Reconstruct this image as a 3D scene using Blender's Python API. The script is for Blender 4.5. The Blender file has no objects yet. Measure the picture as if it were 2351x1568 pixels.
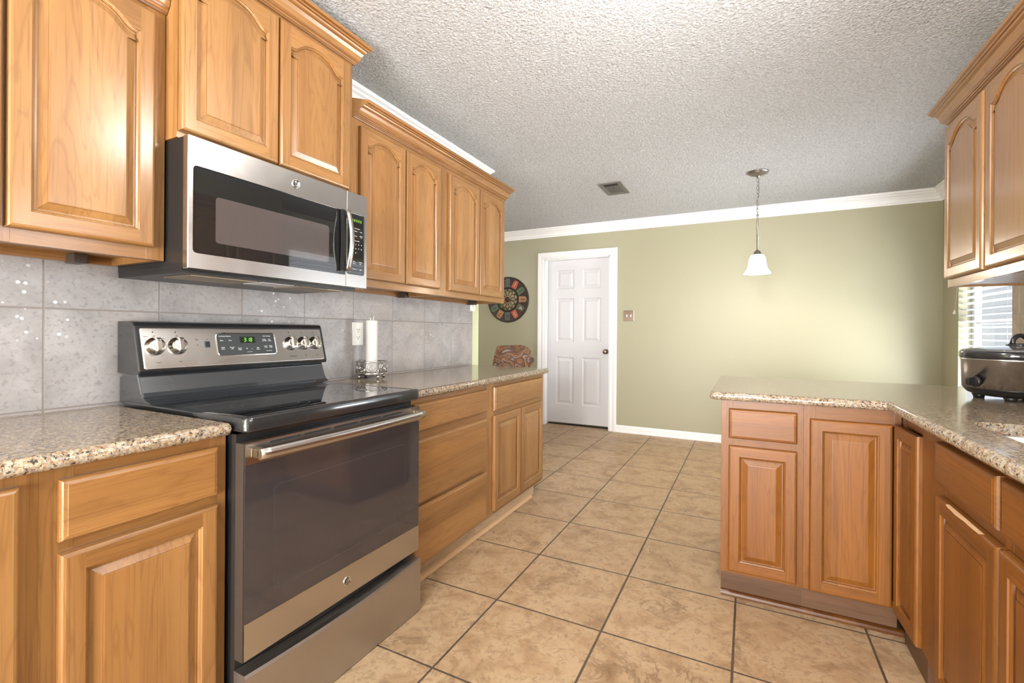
import bpy, bmesh, math, random
from mathutils import Vector, Matrix
PI = math.pi
R = math.radians
random.seed(7)
S = bpy.context.scene
C = S.collection

# ---------------------------------------------------------------- camera
CAMH = 1.147
F_PX, YAW, ROLL, CY = 1066.2, R(26.96), R(0.39), 762.8
cd = bpy.data.cameras.new('camera')
cam = bpy.data.objects.new('camera', cd)
C.objects.link(cam)
cd.sensor_width = 36.0
cd.lens = F_PX / 2351 * 36.0
cd.shift_y = (CY - 784) / 2351
cd.clip_start = 0.02
fwd = Vector((-math.sin(YAW), math.cos(YAW), 0)); rt = Vector((math.cos(YAW), math.sin(YAW), 0)); up = Vector((0, 0, 1))
r2 = math.cos(ROLL) * rt + math.sin(ROLL) * up
u2 = -math.sin(ROLL) * rt + math.cos(ROLL) * up
cam.matrix_world = Matrix(((r2.x, u2.x, -fwd.x, 0), (r2.y, u2.y, -fwd.y, 0), (r2.z, u2.z, -fwd.z, CAMH), (0, 0, 0, 1)))
S.camera = cam
S.view_settings.view_transform = 'Standard'
S.view_settings.look = 'None'
S.view_settings.gamma = 1
S.view_settings.use_curve_mapping = False
S.view_settings.exposure = 0.84
S.cycles.use_denoising = True
S.cycles.max_bounces = 10
S.cycles.diffuse_bounces = 5
S.cycles.glossy_bounces = 5
S.cycles.sample_clamp_indirect = 6
S.cycles.caustics_reflective = False
S.cycles.caustics_refractive = False

# ---------------------------------------------------------------- world and daylight
W = bpy.data.worlds.new('world'); S.world = W
W.use_nodes = True
bg = W.node_tree.nodes['Background']
bg.inputs[0].default_value = (0.86, 0.93, 1.0, 1)
bg.inputs[1].default_value = 0.46

def area(name, loc, rot, sx, sy, power, color):
    l = bpy.data.lights.new(name, 'AREA'); l.shape = 'RECTANGLE'; l.size = sx; l.size_y = sy
    l.energy = power; l.color = color
    o = bpy.data.objects.new(name, l); C.objects.link(o); o.location = loc; o.rotation_euler = rot
    return o
# daylight arriving through the dining and sink windows (lights stand outside the glass)
area('daylight_dining_window', (2.05, 4.2, 1.20), (0, R(90), 0), 2.2, 2.0, 14, (0.93, 0.97, 1.0))
area('ground_bounce_dining_window', (2.25, 4.2, 0.55), (0, R(132), 0), 1.4, 2.4, 215, (0.97, 0.99, 1.0))
area('daylight_sink_window', (1.62, 1.0, 1.55), (0, R(100), 0), 1.2, 1.7, 60, (0.93, 0.97, 1.0))
area('daylight_patio_door', (-0.4, -3.1, 1.0), (R(124), 0, 0), 2.2, 2.1, 280, (1.0, 0.98, 0.96))  # unseen fill light added behind the camera; the patio door is made up
area('den_fill', (-4.2, -3.0, 1.3), (R(105), 0, 0), 1.8, 1.6, 45, (1.0, 0.98, 0.96))  # unseen fill light added for the den; its window is made up

# ---------------------------------------------------------------- node helpers
class NT:
    def __init__(s, name):
        s.m = bpy.data.materials.new(name); s.m.use_nodes = True
        s.t = s.m.node_tree; s.t.nodes.clear()
        s.out = s.t.nodes.new('ShaderNodeOutputMaterial')
    def n(s, kind, **k):
        x = s.t.nodes.new('ShaderNode' + kind)
        for a, b in k.items():
            setattr(x, a, b)
        return x
    def l(s, a, b): s.t.links.new(a, b)
    def val(s, sock, v):
        if hasattr(v, 'type') and hasattr(v, 'links'): s.l(v, sock)
        elif v is not None:
            if sock.type == 'RGBA' and len(v) == 3: v = (*v, 1)
            sock.default_value = v
    def coord(s, scale=(1, 1, 1), loc=(0, 0, 0), out='Object', rnd=0.0):
        c = s.n('TexCoord').outputs[out]
        if rnd:
            oi = s.n('ObjectInfo').outputs['Random']
            mm = s.math('MULTIPLY', oi, rnd)
            a = s.n('VectorMath', operation='ADD'); s.l(c, a.inputs[0]); s.l(mm, a.inputs[1]); c = a.outputs[0]
        mp = s.n('Mapping'); s.l(c, mp.inputs[0]); mp.inputs['Scale'].default_value = scale; mp.inputs['Location'].default_value = loc
        return mp.outputs[0]
    def noise(s, vec, scale, detail=4, rough=0.5, dist=0.0, out='Fac'):
        x = s.n('TexNoise'); s.l(vec, x.inputs['Vector']); x.inputs['Scale'].default_value = scale
        x.inputs['Detail'].default_value = detail; x.inputs['Roughness'].default_value = rough; x.inputs['Distortion'].default_value = dist
        return x.outputs[out]
    def vor(s, vec, scale, feature='F1', out='Distance', rand=1.0):
        x = s.n('TexVoronoi', feature=feature); s.l(vec, x.inputs['Vector']); x.inputs['Scale'].default_value = scale
        x.inputs['Randomness'].default_value = rand
        return x.outputs[out]
    def math(s, op, a, b=None, c=None, clamp=False):
        x = s.n('Math', operation=op, use_clamp=clamp); s.val(x.inputs[0], a)
        if b is not None: s.val(x.inputs[1], b)
        if c is not None: s.val(x.inputs[2], c)
        return x.outputs[0]
    def ramp(s, fac, pts, interp='LINEAR'):
        x = s.n('ValToRGB'); s.l(fac, x.inputs[0]); cr = x.color_ramp; cr.interpolation = interp
        while len(cr.elements) < len(pts): cr.elements.new(0.5)
        for e, (p, c) in zip(cr.elements, pts):
            e.position = p; e.color = (c, c, c, 1) if isinstance(c, (int, float)) else (*c, 1)
        return x.outputs[0]
    def mix(s, fac, a, b, mode='MIX'):
        x = s.n('Mix', data_type='RGBA', blend_type=mode); s.val(x.inputs[0], fac); s.val(x.inputs[6], a); s.val(x.inputs[7], b)
        return x.outputs[2]
    def sep(s, vec):
        x = s.n('SeparateXYZ'); s.l(vec, x.inputs[0]); return x.outputs
    def comb(s, x, y, z):
        c = s.n('CombineXYZ')
        for i, v in enumerate((x, y, z)): s.val(c.inputs[i], v)
        return c.outputs[0]
    def bump(s, h, strength=0.3, dist=0.01, normal=None):
        b = s.n('Bump'); s.l(h, b.inputs['Height']); b.inputs['Strength'].default_value = strength; b.inputs['Distance'].default_value = dist
        if normal is not None: s.l(normal, b.inputs['Normal'])
        return b.outputs[0]
    def bsdf(s, color=(0.8, 0.8, 0.8), rough=0.5, metal=0.0, normal=None, coat=0.0, coat_rough=0.05, emit=None, estr=0.0,
             trans=0.0, ior=1.45, spec=0.5, aniso=0.0, alpha=None):
        p = s.n('BsdfPrincipled')
        s.val(p.inputs['Base Color'], color); s.val(p.inputs['Roughness'], rough); s.val(p.inputs['Metallic'], metal)
        p.inputs['Coat Weight'].default_value = coat; p.inputs['Coat Roughness'].default_value = coat_rough
        p.inputs['Transmission Weight'].default_value = trans; p.inputs['IOR'].default_value = ior
        p.inputs['Specular IOR Level'].default_value = spec; p.inputs['Anisotropic'].default_value = aniso
        if normal is not None: s.l(normal, p.inputs['Normal'])
        if emit is not None:
            s.val(p.inputs['Emission Color'], emit); p.inputs['Emission Strength'].default_value = estr
        if alpha is not None: s.val(p.inputs['Alpha'], alpha)
        s.l(p.outputs[0], s.out.inputs[0]); s.p = p
        return s.m

def simple(name, color, rough=0.5, metal=0.0, **k):
    return NT(name).bsdf(color, rough, metal, **k)

def wood(name, axis, tint=(1, 1, 1), rough=0.3, coat=0.35, dark=1.0):
    """Honey stained hardwood, grain running along the local axis."""
    t = NT(name)
    sc = {'x': (1.0, 9, 9), 'y': (9, 1.0, 9), 'z': (9, 9, 1.0)}[axis]
    v = t.coord(rnd=7.3)
    mp = t.n('Mapping'); t.l(v, mp.inputs[0]); mp.inputs['Scale'].default_value = sc
    g = mp.outputs[0]
    big = t.noise(g, 1.4, 3, 0.5, 0.6)
    rings = t.math('FRACT', t.math('MULTIPLY', big, 9.0))
    rings = t.ramp(rings, [(0, 0.0), (0.12, 0.75), (0.75, 1.0), (1.0, 0.1)])
    mp2 = t.n('Mapping'); t.l(v, mp2.inputs[0])
    mp2.inputs['Scale'].default_value = {'x': (3.5, 210, 210), 'y': (210, 3.5, 210), 'z': (210, 210, 3.5)}[axis]
    fine = t.noise(mp2.outputs[0], 1.0, 3, 0.6)
    pores = t.ramp(fine, [(0.30, 0.0), (0.46, 1.0)])
    # glued-up boards: a tone per board across the grain
    x, y, z = t.sep(t.n('TexCoord').outputs['Object'])
    across = {'x': z, 'y': z, 'z': x}[axis]
    oi = t.n('ObjectInfo').outputs['Random']
    bd = t.math('FLOOR', t.math('ADD', t.math('MULTIPLY', across, 14.0), t.math('MULTIPLY', oi, 31.0)))
    wn = t.n('TexWhiteNoise', noise_dimensions='1D'); t.l(bd, wn.inputs['W'])
    broad = t.noise(g, 0.7, 2, 0.5)
    d = dark
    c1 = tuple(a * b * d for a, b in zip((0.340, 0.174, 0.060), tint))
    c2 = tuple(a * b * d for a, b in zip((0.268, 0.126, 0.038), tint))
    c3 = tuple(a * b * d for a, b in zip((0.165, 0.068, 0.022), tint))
    col = t.mix(t.ramp(broad, [(0.35, 0.0), (0.65, 1.0)]), c1, c2)
    col = t.mix(t.math('MULTIPLY', t.math('SUBTRACT', 1.0, rings), 0.42), col, c3)
    col = t.mix(t.math('MULTIPLY', t.math('SUBTRACT', 1.0, pores), 0.50), col, c3)
    tone = t.math('ADD', 0.86, t.math('MULTIPLY', wn.outputs['Value'], 0.26))
    col = t.mix(1.0, col, t.comb(tone, tone, tone), 'MULTIPLY')
    h = t.math('ADD', t.math('MULTIPLY', pores, 0.7), t.math('MULTIPLY', rings, 0.3))
    return t.bsdf(col, rough, normal=t.bump(h, 0.12, 0.0006), coat=coat, coat_rough=0.16)

M = {}
for ax in 'xyz':
    M['wood_' + ax] = wood('honey_wood_' + ax, ax)
    M['oak_' + ax] = wood('shaded_honey_wood_' + ax, ax, rough=0.42, coat=0.12, tint=(1.06, 0.77, 0.33), dark=0.64)  # same honey wood, with the shade on the right side mixed into its colour
M['wood_glaze'] = wood('honey_wood_stain_line', 'z', tint=(0.62, 0.50, 0.42)); M['oak_glaze'] = wood('shaded_honey_wood_stain_line', 'z', tint=(0.55, 0.38, 0.20), dark=0.66)
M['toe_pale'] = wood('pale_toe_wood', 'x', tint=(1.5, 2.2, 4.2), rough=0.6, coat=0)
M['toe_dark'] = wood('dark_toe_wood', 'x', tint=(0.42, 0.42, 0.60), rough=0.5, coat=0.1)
M['bare_edge'] = simple('chipped_wood_edge', (0.70, 0.47, 0.27), 0.6)

def granite():
    t = NT('speckled_granite')
    v = t.coord()
    n0 = t.noise(v, 48, 5, 0.68, 0.3)
    base = t.ramp(n0, [(0.30, (0.22, 0.155, 0.10)), (0.45, (0.40, 0.32, 0.22)), (0.58, (0.52, 0.45, 0.34)), (0.75, (0.33, 0.28, 0.23))])
    vo = t.n('TexVoronoi'); t.l(v, vo.inputs['Vector']); vo.inputs['Scale'].default_value = 260
    cell = t.sep(vo.outputs['Color'])
    lite = t.ramp(cell[0], [(0.80, 0.0), (0.84, 0.7)])
    base = t.mix(lite, base, (0.55, 0.50, 0.41))
    n1 = t.noise(v, 115, 4, 0.62, 0.3)
    brown = t.ramp(n1, [(0.50, 0.0), (0.58, 0.85)])
    base = t.mix(brown, base, (0.27, 0.155, 0.085))
    m2 = t.n('Mapping'); t.l(v, m2.inputs[0]); m2.inputs['Location'].default_value = (4.2, 7.7, 1.3)
    n2 = t.noise(m2.outputs[0], 125, 4, 0.65, 0.3)
    blk = t.ramp(n2, [(0.55, 0.0), (0.59, 0.92)])
    base = t.mix(blk, base, (0.035, 0.03, 0.03))
    gr = t.ramp(cell[1], [(0.80, 0.0), (0.84, 0.7)])
    base = t.mix(gr, base, (0.30, 0.29, 0.29))
    return t.bsdf(t.mix(1.0, base, (0.84, 0.82, 0.80), 'MULTIPLY'), 0.10, spec=0.42)
M['granite'] = granite()

def steel(name, axis='x', color=(0.54, 0.52, 0.505), rough=0.22, smudge=0.10):
    t = NT(name)
    v = t.coord()
    mp = t.n('Mapping'); t.l(v, mp.inputs[0]); mp.inputs['Scale'].default_value = {'x': (2, 700, 700), 'z': (700, 700, 2)}[axis]
    f = t.noise(mp.outputs[0], 1.0, 2, 0.6)
    sm = t.noise(v, 9, 5, 0.6, 0.5)
    r = t.math('ADD', rough - 0.04, t.math('ADD', t.math('MULTIPLY', f, 0.03), t.math('MULTIPLY', sm, smudge)))
    col = t.mix(t.math('MULTIPLY', f, 0.10), color, tuple(c * 0.7 for c in color))
    return t.bsdf(col, r, 1.0, normal=t.bump(f, 0.008, 0.0002), aniso=0.35)
M['steel'] = steel('brushed_stainless_steel')
M['steel_dirty'] = steel('smudged_stainless_steel', color=(0.47, 0.44, 0.41), rough=0.33, smudge=0.22)
M['steel_z'] = steel('brushed_steel_vertical', 'z')
M['chrome'] = simple('polished_chrome', (0.75, 0.73, 0.70), 0.10, 1.0)
M['knob_metal'] = simple('warm_satin_chrome', (0.60, 0.56, 0.52), 0.2, 1.0)
M['riser'] = simple('blue_black_enamel', (0.030, 0.034, 0.040), 0.2, spec=0.9, coat=0.8, coat_rough=0.12)
M['black_glass'] = simple('black_glass', (0.012, 0.012, 0.013), 0.03, spec=0.6, coat=0.6, coat_rough=0.02)
M['oven_glass'] = simple('dark_tinted_glass', (0.040, 0.034, 0.036), 0.07, spec=0.6, coat=0.6, coat_rough=0.03)
M['black_enamel'] = simple('black_enamel', (0.018, 0.019, 0.021), 0.14, spec=0.6, coat=0.6, coat_rough=0.06)
M['black_plastic'] = simple('black_plastic', (0.015, 0.014, 0.014), 0.35)
M['dark_grey'] = simple('dark_grey_plastic', (0.05, 0.055, 0.06), 0.3)
M['brown_side'] = simple('brown_black_side', (0.05, 0.038, 0.03), 0.35)
M['white_gloss'] = simple('white_gloss_paint', (0.86, 0.86, 0.87), 0.28)
M['white_door'] = simple('white_door_paint', (0.66, 0.66, 0.69), 0.34)
M['white_plastic'] = simple('white_plastic', (0.86, 0.85, 0.82), 0.35)
M['ring'] = simple('printed_burner_ring', (0.10, 0.10, 0.10), 0.25)
M['ink'] = simple('dark_print', (0.03, 0.03, 0.03), 0.5)
M['print_white'] = simple('white_print', (0.75, 0.77, 0.78), 0.5)
M['led'] = simple('green_display_digits', (0.1, 0.5, 0.05), 0.5, emit=(0.25, 1.0, 0.08), estr=0.7)
M['led_dim'] = simple('dim_green_display_digits', (0.1, 0.3, 0.03), 0.5, emit=(0.45, 0.75, 0.08), estr=0.22)
M['display'] = simple('display_window', (0.02, 0.022, 0.015), 0.15)
M['bronze'] = simple('aged_bronze', (0.17, 0.14, 0.11), 0.38, 0.9)
M['pewter'] = simple('grey_brown_metal', (0.27, 0.25, 0.23), 0.35, 0.9)
M['knob'] = simple('antique_brass', (0.30, 0.24, 0.17), 0.28, 1.0)
M['grille'] = simple('vent_frame_metal', (0.16, 0.15, 0.135), 0.5, 0.3)
M['vent_dark'] = simple('dark_duct', (0.02, 0.018, 0.015), 0.8)
M['filter'] = None
M['silver_wire'] = simple('antique_silver_wire', (0.50, 0.48, 0.45), 0.25, 1.0)
M['paper'] = NT('paper_towel').bsdf((0.66, 0.63, 0.61), 0.9)
M['ceramic'] = simple('white_sink_enamel', (0.80, 0.82, 0.86), 0.12)
M['lid_glass'] = NT('clear_lid_glass').bsdf((0.85, 0.88, 0.9), 0.03, trans=0.85, ior=1.45)
M['green_edge'] = simple('pale_green_paint', (0.62, 0.66, 0.42), 0.6)
M['underside'] = simple('white_laminate', (0.70, 0.69, 0.72), 0.35)

def paint(name, col, rough=0.55):
    t = NT(name)
    v = t.coord()
    n = t.noise(v, 160, 3, 0.5)
    n2 = t.noise(v, 1.1, 3, 0.5)
    c = t.mix(t.math('MULTIPLY', n2, 0.10), col, tuple(a * 0.8 for a in col))
    return t.bsdf(c, rough, normal=t.bump(n, 0.10, 0.0015))
M['green_wall'] = paint('olive_green_wall_paint', (0.368, 0.350, 0.240), 0.42)
M['trim_white'] = paint('white_trim_paint', (0.85, 0.85, 0.86), 0.4)

def popcorn():
    t = NT('popcorn_ceiling_texture')
    v = t.coord()
    a = t.vor(v, 64, 'SMOOTH_F1')
    b = t.noise(v, 80, 4, 0.62, 0.4)
    h = t.math('ADD', t.math('MULTIPLY', t.math('SUBTRACT', 1.0, a), 0.6), t.ramp(b, [(0.38, 0.0), (0.66, 1.0)]))
    c = t.mix(t.ramp(b, [(0.36, 1.0), (0.50, 0.0)]), (0.92, 0.925, 0.935), (0.62, 0.62, 0.63))  # dimples darkened in the colour itself, standing in for shade in the pits
    return t.bsdf(c, 0.9, normal=t.bump(h, 1.0, 0.016))
M['popcorn'] = popcorn()

def grid(t, a, b, oa, ob, sa, sb, half, jit=0.0):
    """0 on the joints, 1 on the tile, plus the two tile numbers."""
    ua = t.math('DIVIDE', t.math('SUBTRACT', a, oa), sa); ub = t.math('DIVIDE', t.math('SUBTRACT', b, ob), sb)
    ia = t.math('FLOOR', ua); ib = t.math('FLOOR', ub)
    fa = t.math('FRACT', ua); fb = t.math('FRACT', ub)
    da = t.math('MULTIPLY', t.math('MINIMUM', fa, t.math('SUBTRACT', 1.0, fa)), sa)
    db = t.math('MULTIPLY', t.math('MINIMUM', fb, t.math('SUBTRACT', 1.0, fb)), sb)
    d = t.math('MINIMUM', da, db)
    if jit is not None and jit > 0:
        d = t.math('ADD', d, t.math('MULTIPLY', t.math('SUBTRACT', t.noise(t.comb(a, b, 0.0), 90, 2, 0.5), 0.5), jit))
    mr = t.n('MapRange', interpolation_type='SMOOTHSTEP'); t.l(d, mr.inputs[0]); mr.inputs[1].default_value = half - 0.0008; mr.inputs[2].default_value = half + 0.0016
    return mr.outputs[0], ia, ib

def floor_tile():
    t = NT('slate_look_floor_tile')
    x, y, z = t.sep(t.coord())
    m, ia, ib = grid(t, x, y, -0.954 - 0.4563 * 20, 1.294 - 0.4563 * 20, 0.4563, 0.4563, 0.0035, 0.003)
    wn = t.n('TexWhiteNoise', noise_dimensions='2D'); t.l(t.comb(ia, ib, 0.0), wn.inputs['Vector'])
    rx, ry, rz = t.sep(wn.outputs['Color'])
    off = t.comb(t.math('MULTIPLY', rx, 40.0), t.math('MULTIPLY', ry, 40.0), 0.0)
    va = t.n('VectorMath', operation='ADD'); t.l(t.comb(x, y, 0.0), va.inputs[0]); t.l(off, va.inputs[1])
    v = va.outputs[0]
    n1 = t.noise(v, 6.5, 8, 0.62, 0.8)
    n2 = t.noise(v, 30, 6, 0.65, 1.2)
    col = t.ramp(n1, [(0.28, (0.33, 0.205, 0.108)), (0.43, (0.455, 0.305, 0.176)), (0.57, (0.540, 0.385, 0.235)), (0.74, (0.46, 0.335, 0.212))])
    col = t.mix(t.ramp(n2, [(0.36, 0.55), (0.50, 0.0)]), col, (0.26, 0.165, 0.092))
    # slate ridges: thin cleft lines
    w = t.noise(v, 3.2, 9, 0.68, 1.6)
    rid = t.math('ABSOLUTE', t.math('SUBTRACT', w, 0.5))
    crk = t.ramp(rid, [(0.0, 1.0), (0.030, 0.0)])
    gate = t.ramp(t.noise(v, 4.0, 2, 0.5), [(0.50, 0.0), (0.64, 1.0)])
    crk = t.math('MULTIPLY', crk, gate)
    col = t.mix(t.math('MULTIPLY', crk, 0.70), col, (0.24, 0.145, 0.075))
    col = t.mix(t.math('MULTIPLY', rz, 0.14), col, (0.30, 0.20, 0.12))
    gcol = t.mix(t.noise(t.comb(x, y, 0.0), 4, 2), (0.075, 0.050, 0.030), (0.13, 0.10, 0.072))
    col = t.mix(m, gcol, col)
    steps = t.math('ADD', t.math('MULTIPLY', n1, 0.9), t.math('MULTIPLY', n2, 0.22))
    h = t.math('ADD', t.math('SUBTRACT', steps, t.math('MULTIPLY', crk, 0.35)), t.math('MULTIPLY', m, 0.8))
    r = t.math('ADD', 0.36, t.math('MULTIPLY', n2, 0.20))
    return t.bsdf(col, r, normal=t.bump(h, 0.6, 0.005), spec=0.45)
M['floor'] = floor_tile()

def wall_tile(name, a_axis, oa, sa, ob, sb, cols, spots=True):
    t = NT(name)
    xyz = t.sep(t.coord())
    a = xyz[{'x': 0, 'y': 1}[a_axis]]; b = xyz[2]
    m, ia, ib = grid(t, a, b, oa, ob, sa, sb, 0.0020, 0.0012)
    wn = t.n('TexWhiteNoise', noise_dimensions='2D'); t.l(t.comb(ia, ib, 0.0), wn.inputs['Vector'])
    rx, ry, rz = t.sep(wn.outputs['Color'])
    va = t.n('VectorMath', operation='ADD'); t.l(t.comb(a, b, 0.0), va.inputs[0]); t.l(t.comb(t.math('MULTIPLY', rx, 30.0), t.math('MULTIPLY', ry, 30.0), 0.0), va.inputs[1])
    v = va.outputs[0]
    n1 = t.noise(v, 7, 7, 0.62, 0.6)
    n2 = t.noise(v, 70, 4, 0.65, 0.4)
    col = t.ramp(n1, [(0.32, cols[0]), (0.50, cols[1]), (0.68, cols[2])])
    col = t.mix(t.ramp(n2, [(0.34, 0.5), (0.47, 0.0)]), col, tuple(c * 0.62 for c in cols[0]))
    n3 = t.noise(v, 2.2, 3, 0.5)
    col = t.mix(t.ramp(n3, [(0.50, 0.0), (0.72, 0.45)]), col, cols[3])
    if spots:
        # white filler splashes on the glaze
        p = t.comb(a, b, 0.0)
        vd = t.vor(p, 34)
        sp = t.ramp(vd, [(0.15, 1.0), (0.19, 0.0)])
        cl = t.ramp(t.noise(p, 2.6, 2, 0.5), [(0.56, 0.0), (0.62, 1.0)])
        hi = t.ramp(b, [(0.0, 0.0), (1.0, 1.0)])
        gate = t.math('GREATER_THAN', b, 1.10)
        sp = t.math('MULTIPLY', t.math('MULTIPLY', sp, cl), gate)
        col = t.mix(sp, col, (0.78, 0.78, 0.80))
    gcol = cols[4]
    col = t.mix(m, gcol, col)
    h = t.math('ADD', t.math('MULTIPLY', n1, 0.25), t.math('MULTIPLY', m, 1.0))
    return t.bsdf(col, t.math('ADD', 0.28, t.math('MULTIPLY', n2, 0.15)), normal=t.bump(h, 0.35, 0.002), spec=0.5)
M['tile_left'] = wall_tile('grey_lilac_wall_tile', 'y', 0.607 - 0.3075 * 20, 0.3075, 1.210 - 0.3075 * 10, 0.3075,
                           [(0.285, 0.268, 0.27), (0.355, 0.338, 0.34), (0.42, 0.405, 0.41), (0.43, 0.365, 0.33), (0.255, 0.225, 0.21)])
M['tile_right'] = wall_tile('beige_wall_tile', 'y', 2.62 - 0.3075 * 20, 0.3075, 1.244 - 0.3075 * 10, 0.3075,
                            [(0.30, 0.235, 0.18), (0.30, 0.23, 0.18), (0.50, 0.42, 0.34), (0.45, 0.35, 0.27), (0.30, 0.25, 0.2)], spots=False)

def fabric():
    t = NT('swirl_pattern_fabric')
    v = t.coord()
    n = t.noise(v, 4.2, 0.5, 0.4, 1.8)
    f = t.math('FRACT', t.math('MULTIPLY', n, 6.0))
    col = t.ramp(f, [(0.0, (0.10, 0.05, 0.03)), (0.12, (0.15, 0.085, 0.035)), (0.26, (0.14, 0.045, 0.025)), (0.38, (0.26, 0.20, 0.12)),
                     (0.50, (0.20, 0.03, 0.025)), (0.62, (0.24, 0.13, 0.04)), (0.76, (0.30, 0.23, 0.18)), (0.88, (0.12, 0.10, 0.11))], 'CONSTANT')
    return t.bsdf(col, 0.85, normal=t.bump(t.noise(v, 400, 2), 0.2, 0.002))
M['fabric'] = fabric()

def mesh_screen():
    t = NT('perforated_window_screen')
    x, y, z = t.sep(t.coord())
    f = t.math('FRACT', t.math('MULTIPLY', z, 330.0))
    g = t.math('FRACT', t.math('MULTIPLY', x, 330.0))
    d = t.math('MULTIPLY', t.math('LESS_THAN', f, 0.55), t.math('LESS_THAN', g, 0.8))
    col = t.mix(d, (0.10, 0.085, 0.085), (0.035, 0.03, 0.03))
    return t.bsdf(col, 0.06, spec=0.6, coat=0.8, coat_rough=0.02)
M['screen'] = mesh_screen()
def filt():
    t = NT('aluminium_grease_filter')
    x, y, z = t.sep(t.coord())
    f = t.math('MULTIPLY', t.math('LESS_THAN', t.math('FRACT', t.math('MULTIPLY', x, 120.0)), 0.5), t.math('LESS_THAN', t.math('FRACT', t.math('MULTIPLY', y, 120.0)), 0.5))
    return t.bsdf(t.mix(f, (0.42, 0.34, 0.24), (0.06, 0.05, 0.04)), 0.45, 0.6)
M['filter'] = filt()
def slat_mat():
    t = NT('white_blind_slat')
    d = t.n('BsdfDiffuse'); d.inputs[0].default_value = (0.46, 0.49, 0.54, 1)
    tr = t.n('BsdfTranslucent'); tr.inputs[0].default_value = (0.34, 0.39, 0.46, 1)
    g = t.n('BsdfGlossy'); g.inputs[0].default_value = (1, 1, 1, 1); g.inputs[1].default_value = 0.3
    m1 = t.n('MixShader'); m1.inputs[0].default_value = 0.30; t.l(d.outputs[0], m1.inputs[1]); t.l(tr.outputs[0], m1.inputs[2])
    m2 = t.n('MixShader'); m2.inputs[0].default_value = 0.06; t.l(m1.outputs[0], m2.inputs[1]); t.l(g.outputs[0], m2.inputs[2])
    t.l(m2.outputs[0], t.out.inputs[0]); return t.m
M['slat'] = slat_mat()
def pane_mat():
    t = NT('window_glass')
    g = t.n('BsdfGlass'); g.inputs['Roughness'].default_value = 0.0; g.inputs['IOR'].default_value = 1.45
    tr = t.n('BsdfTransparent')
    lw = t.n('LayerWeight'); lw.inputs[0].default_value = 0.5; fr = t.math('ADD', 0.03, t.math('MULTIPLY', t.math('POWER', lw.outputs['Facing'], 5.0), 0.6))
    gl = t.n('BsdfGlossy'); gl.inputs[1].default_value = 0.0
    m = t.n('MixShader'); t.l(fr, m.inputs[0]); t.l(tr.outputs[0], m.inputs[1]); t.l(gl.outputs[0], m.inputs[2])
    t.l(m.outputs[0], t.out.inputs[0]); return t.m
M['pane'] = pane_mat()
def shade_mat(name, col, st):
    t = NT(name)
    return t.bsdf((0.95, 0.93, 0.88), 0.4, emit=col, estr=st)
M['shade'] = shade_mat('lit_frosted_glass', (1.0, 0.90, 0.78), 5.0)
M['dome'] = shade_mat('lit_dome_glass', (1.0, 0.88, 0.74), 4.0)

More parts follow.
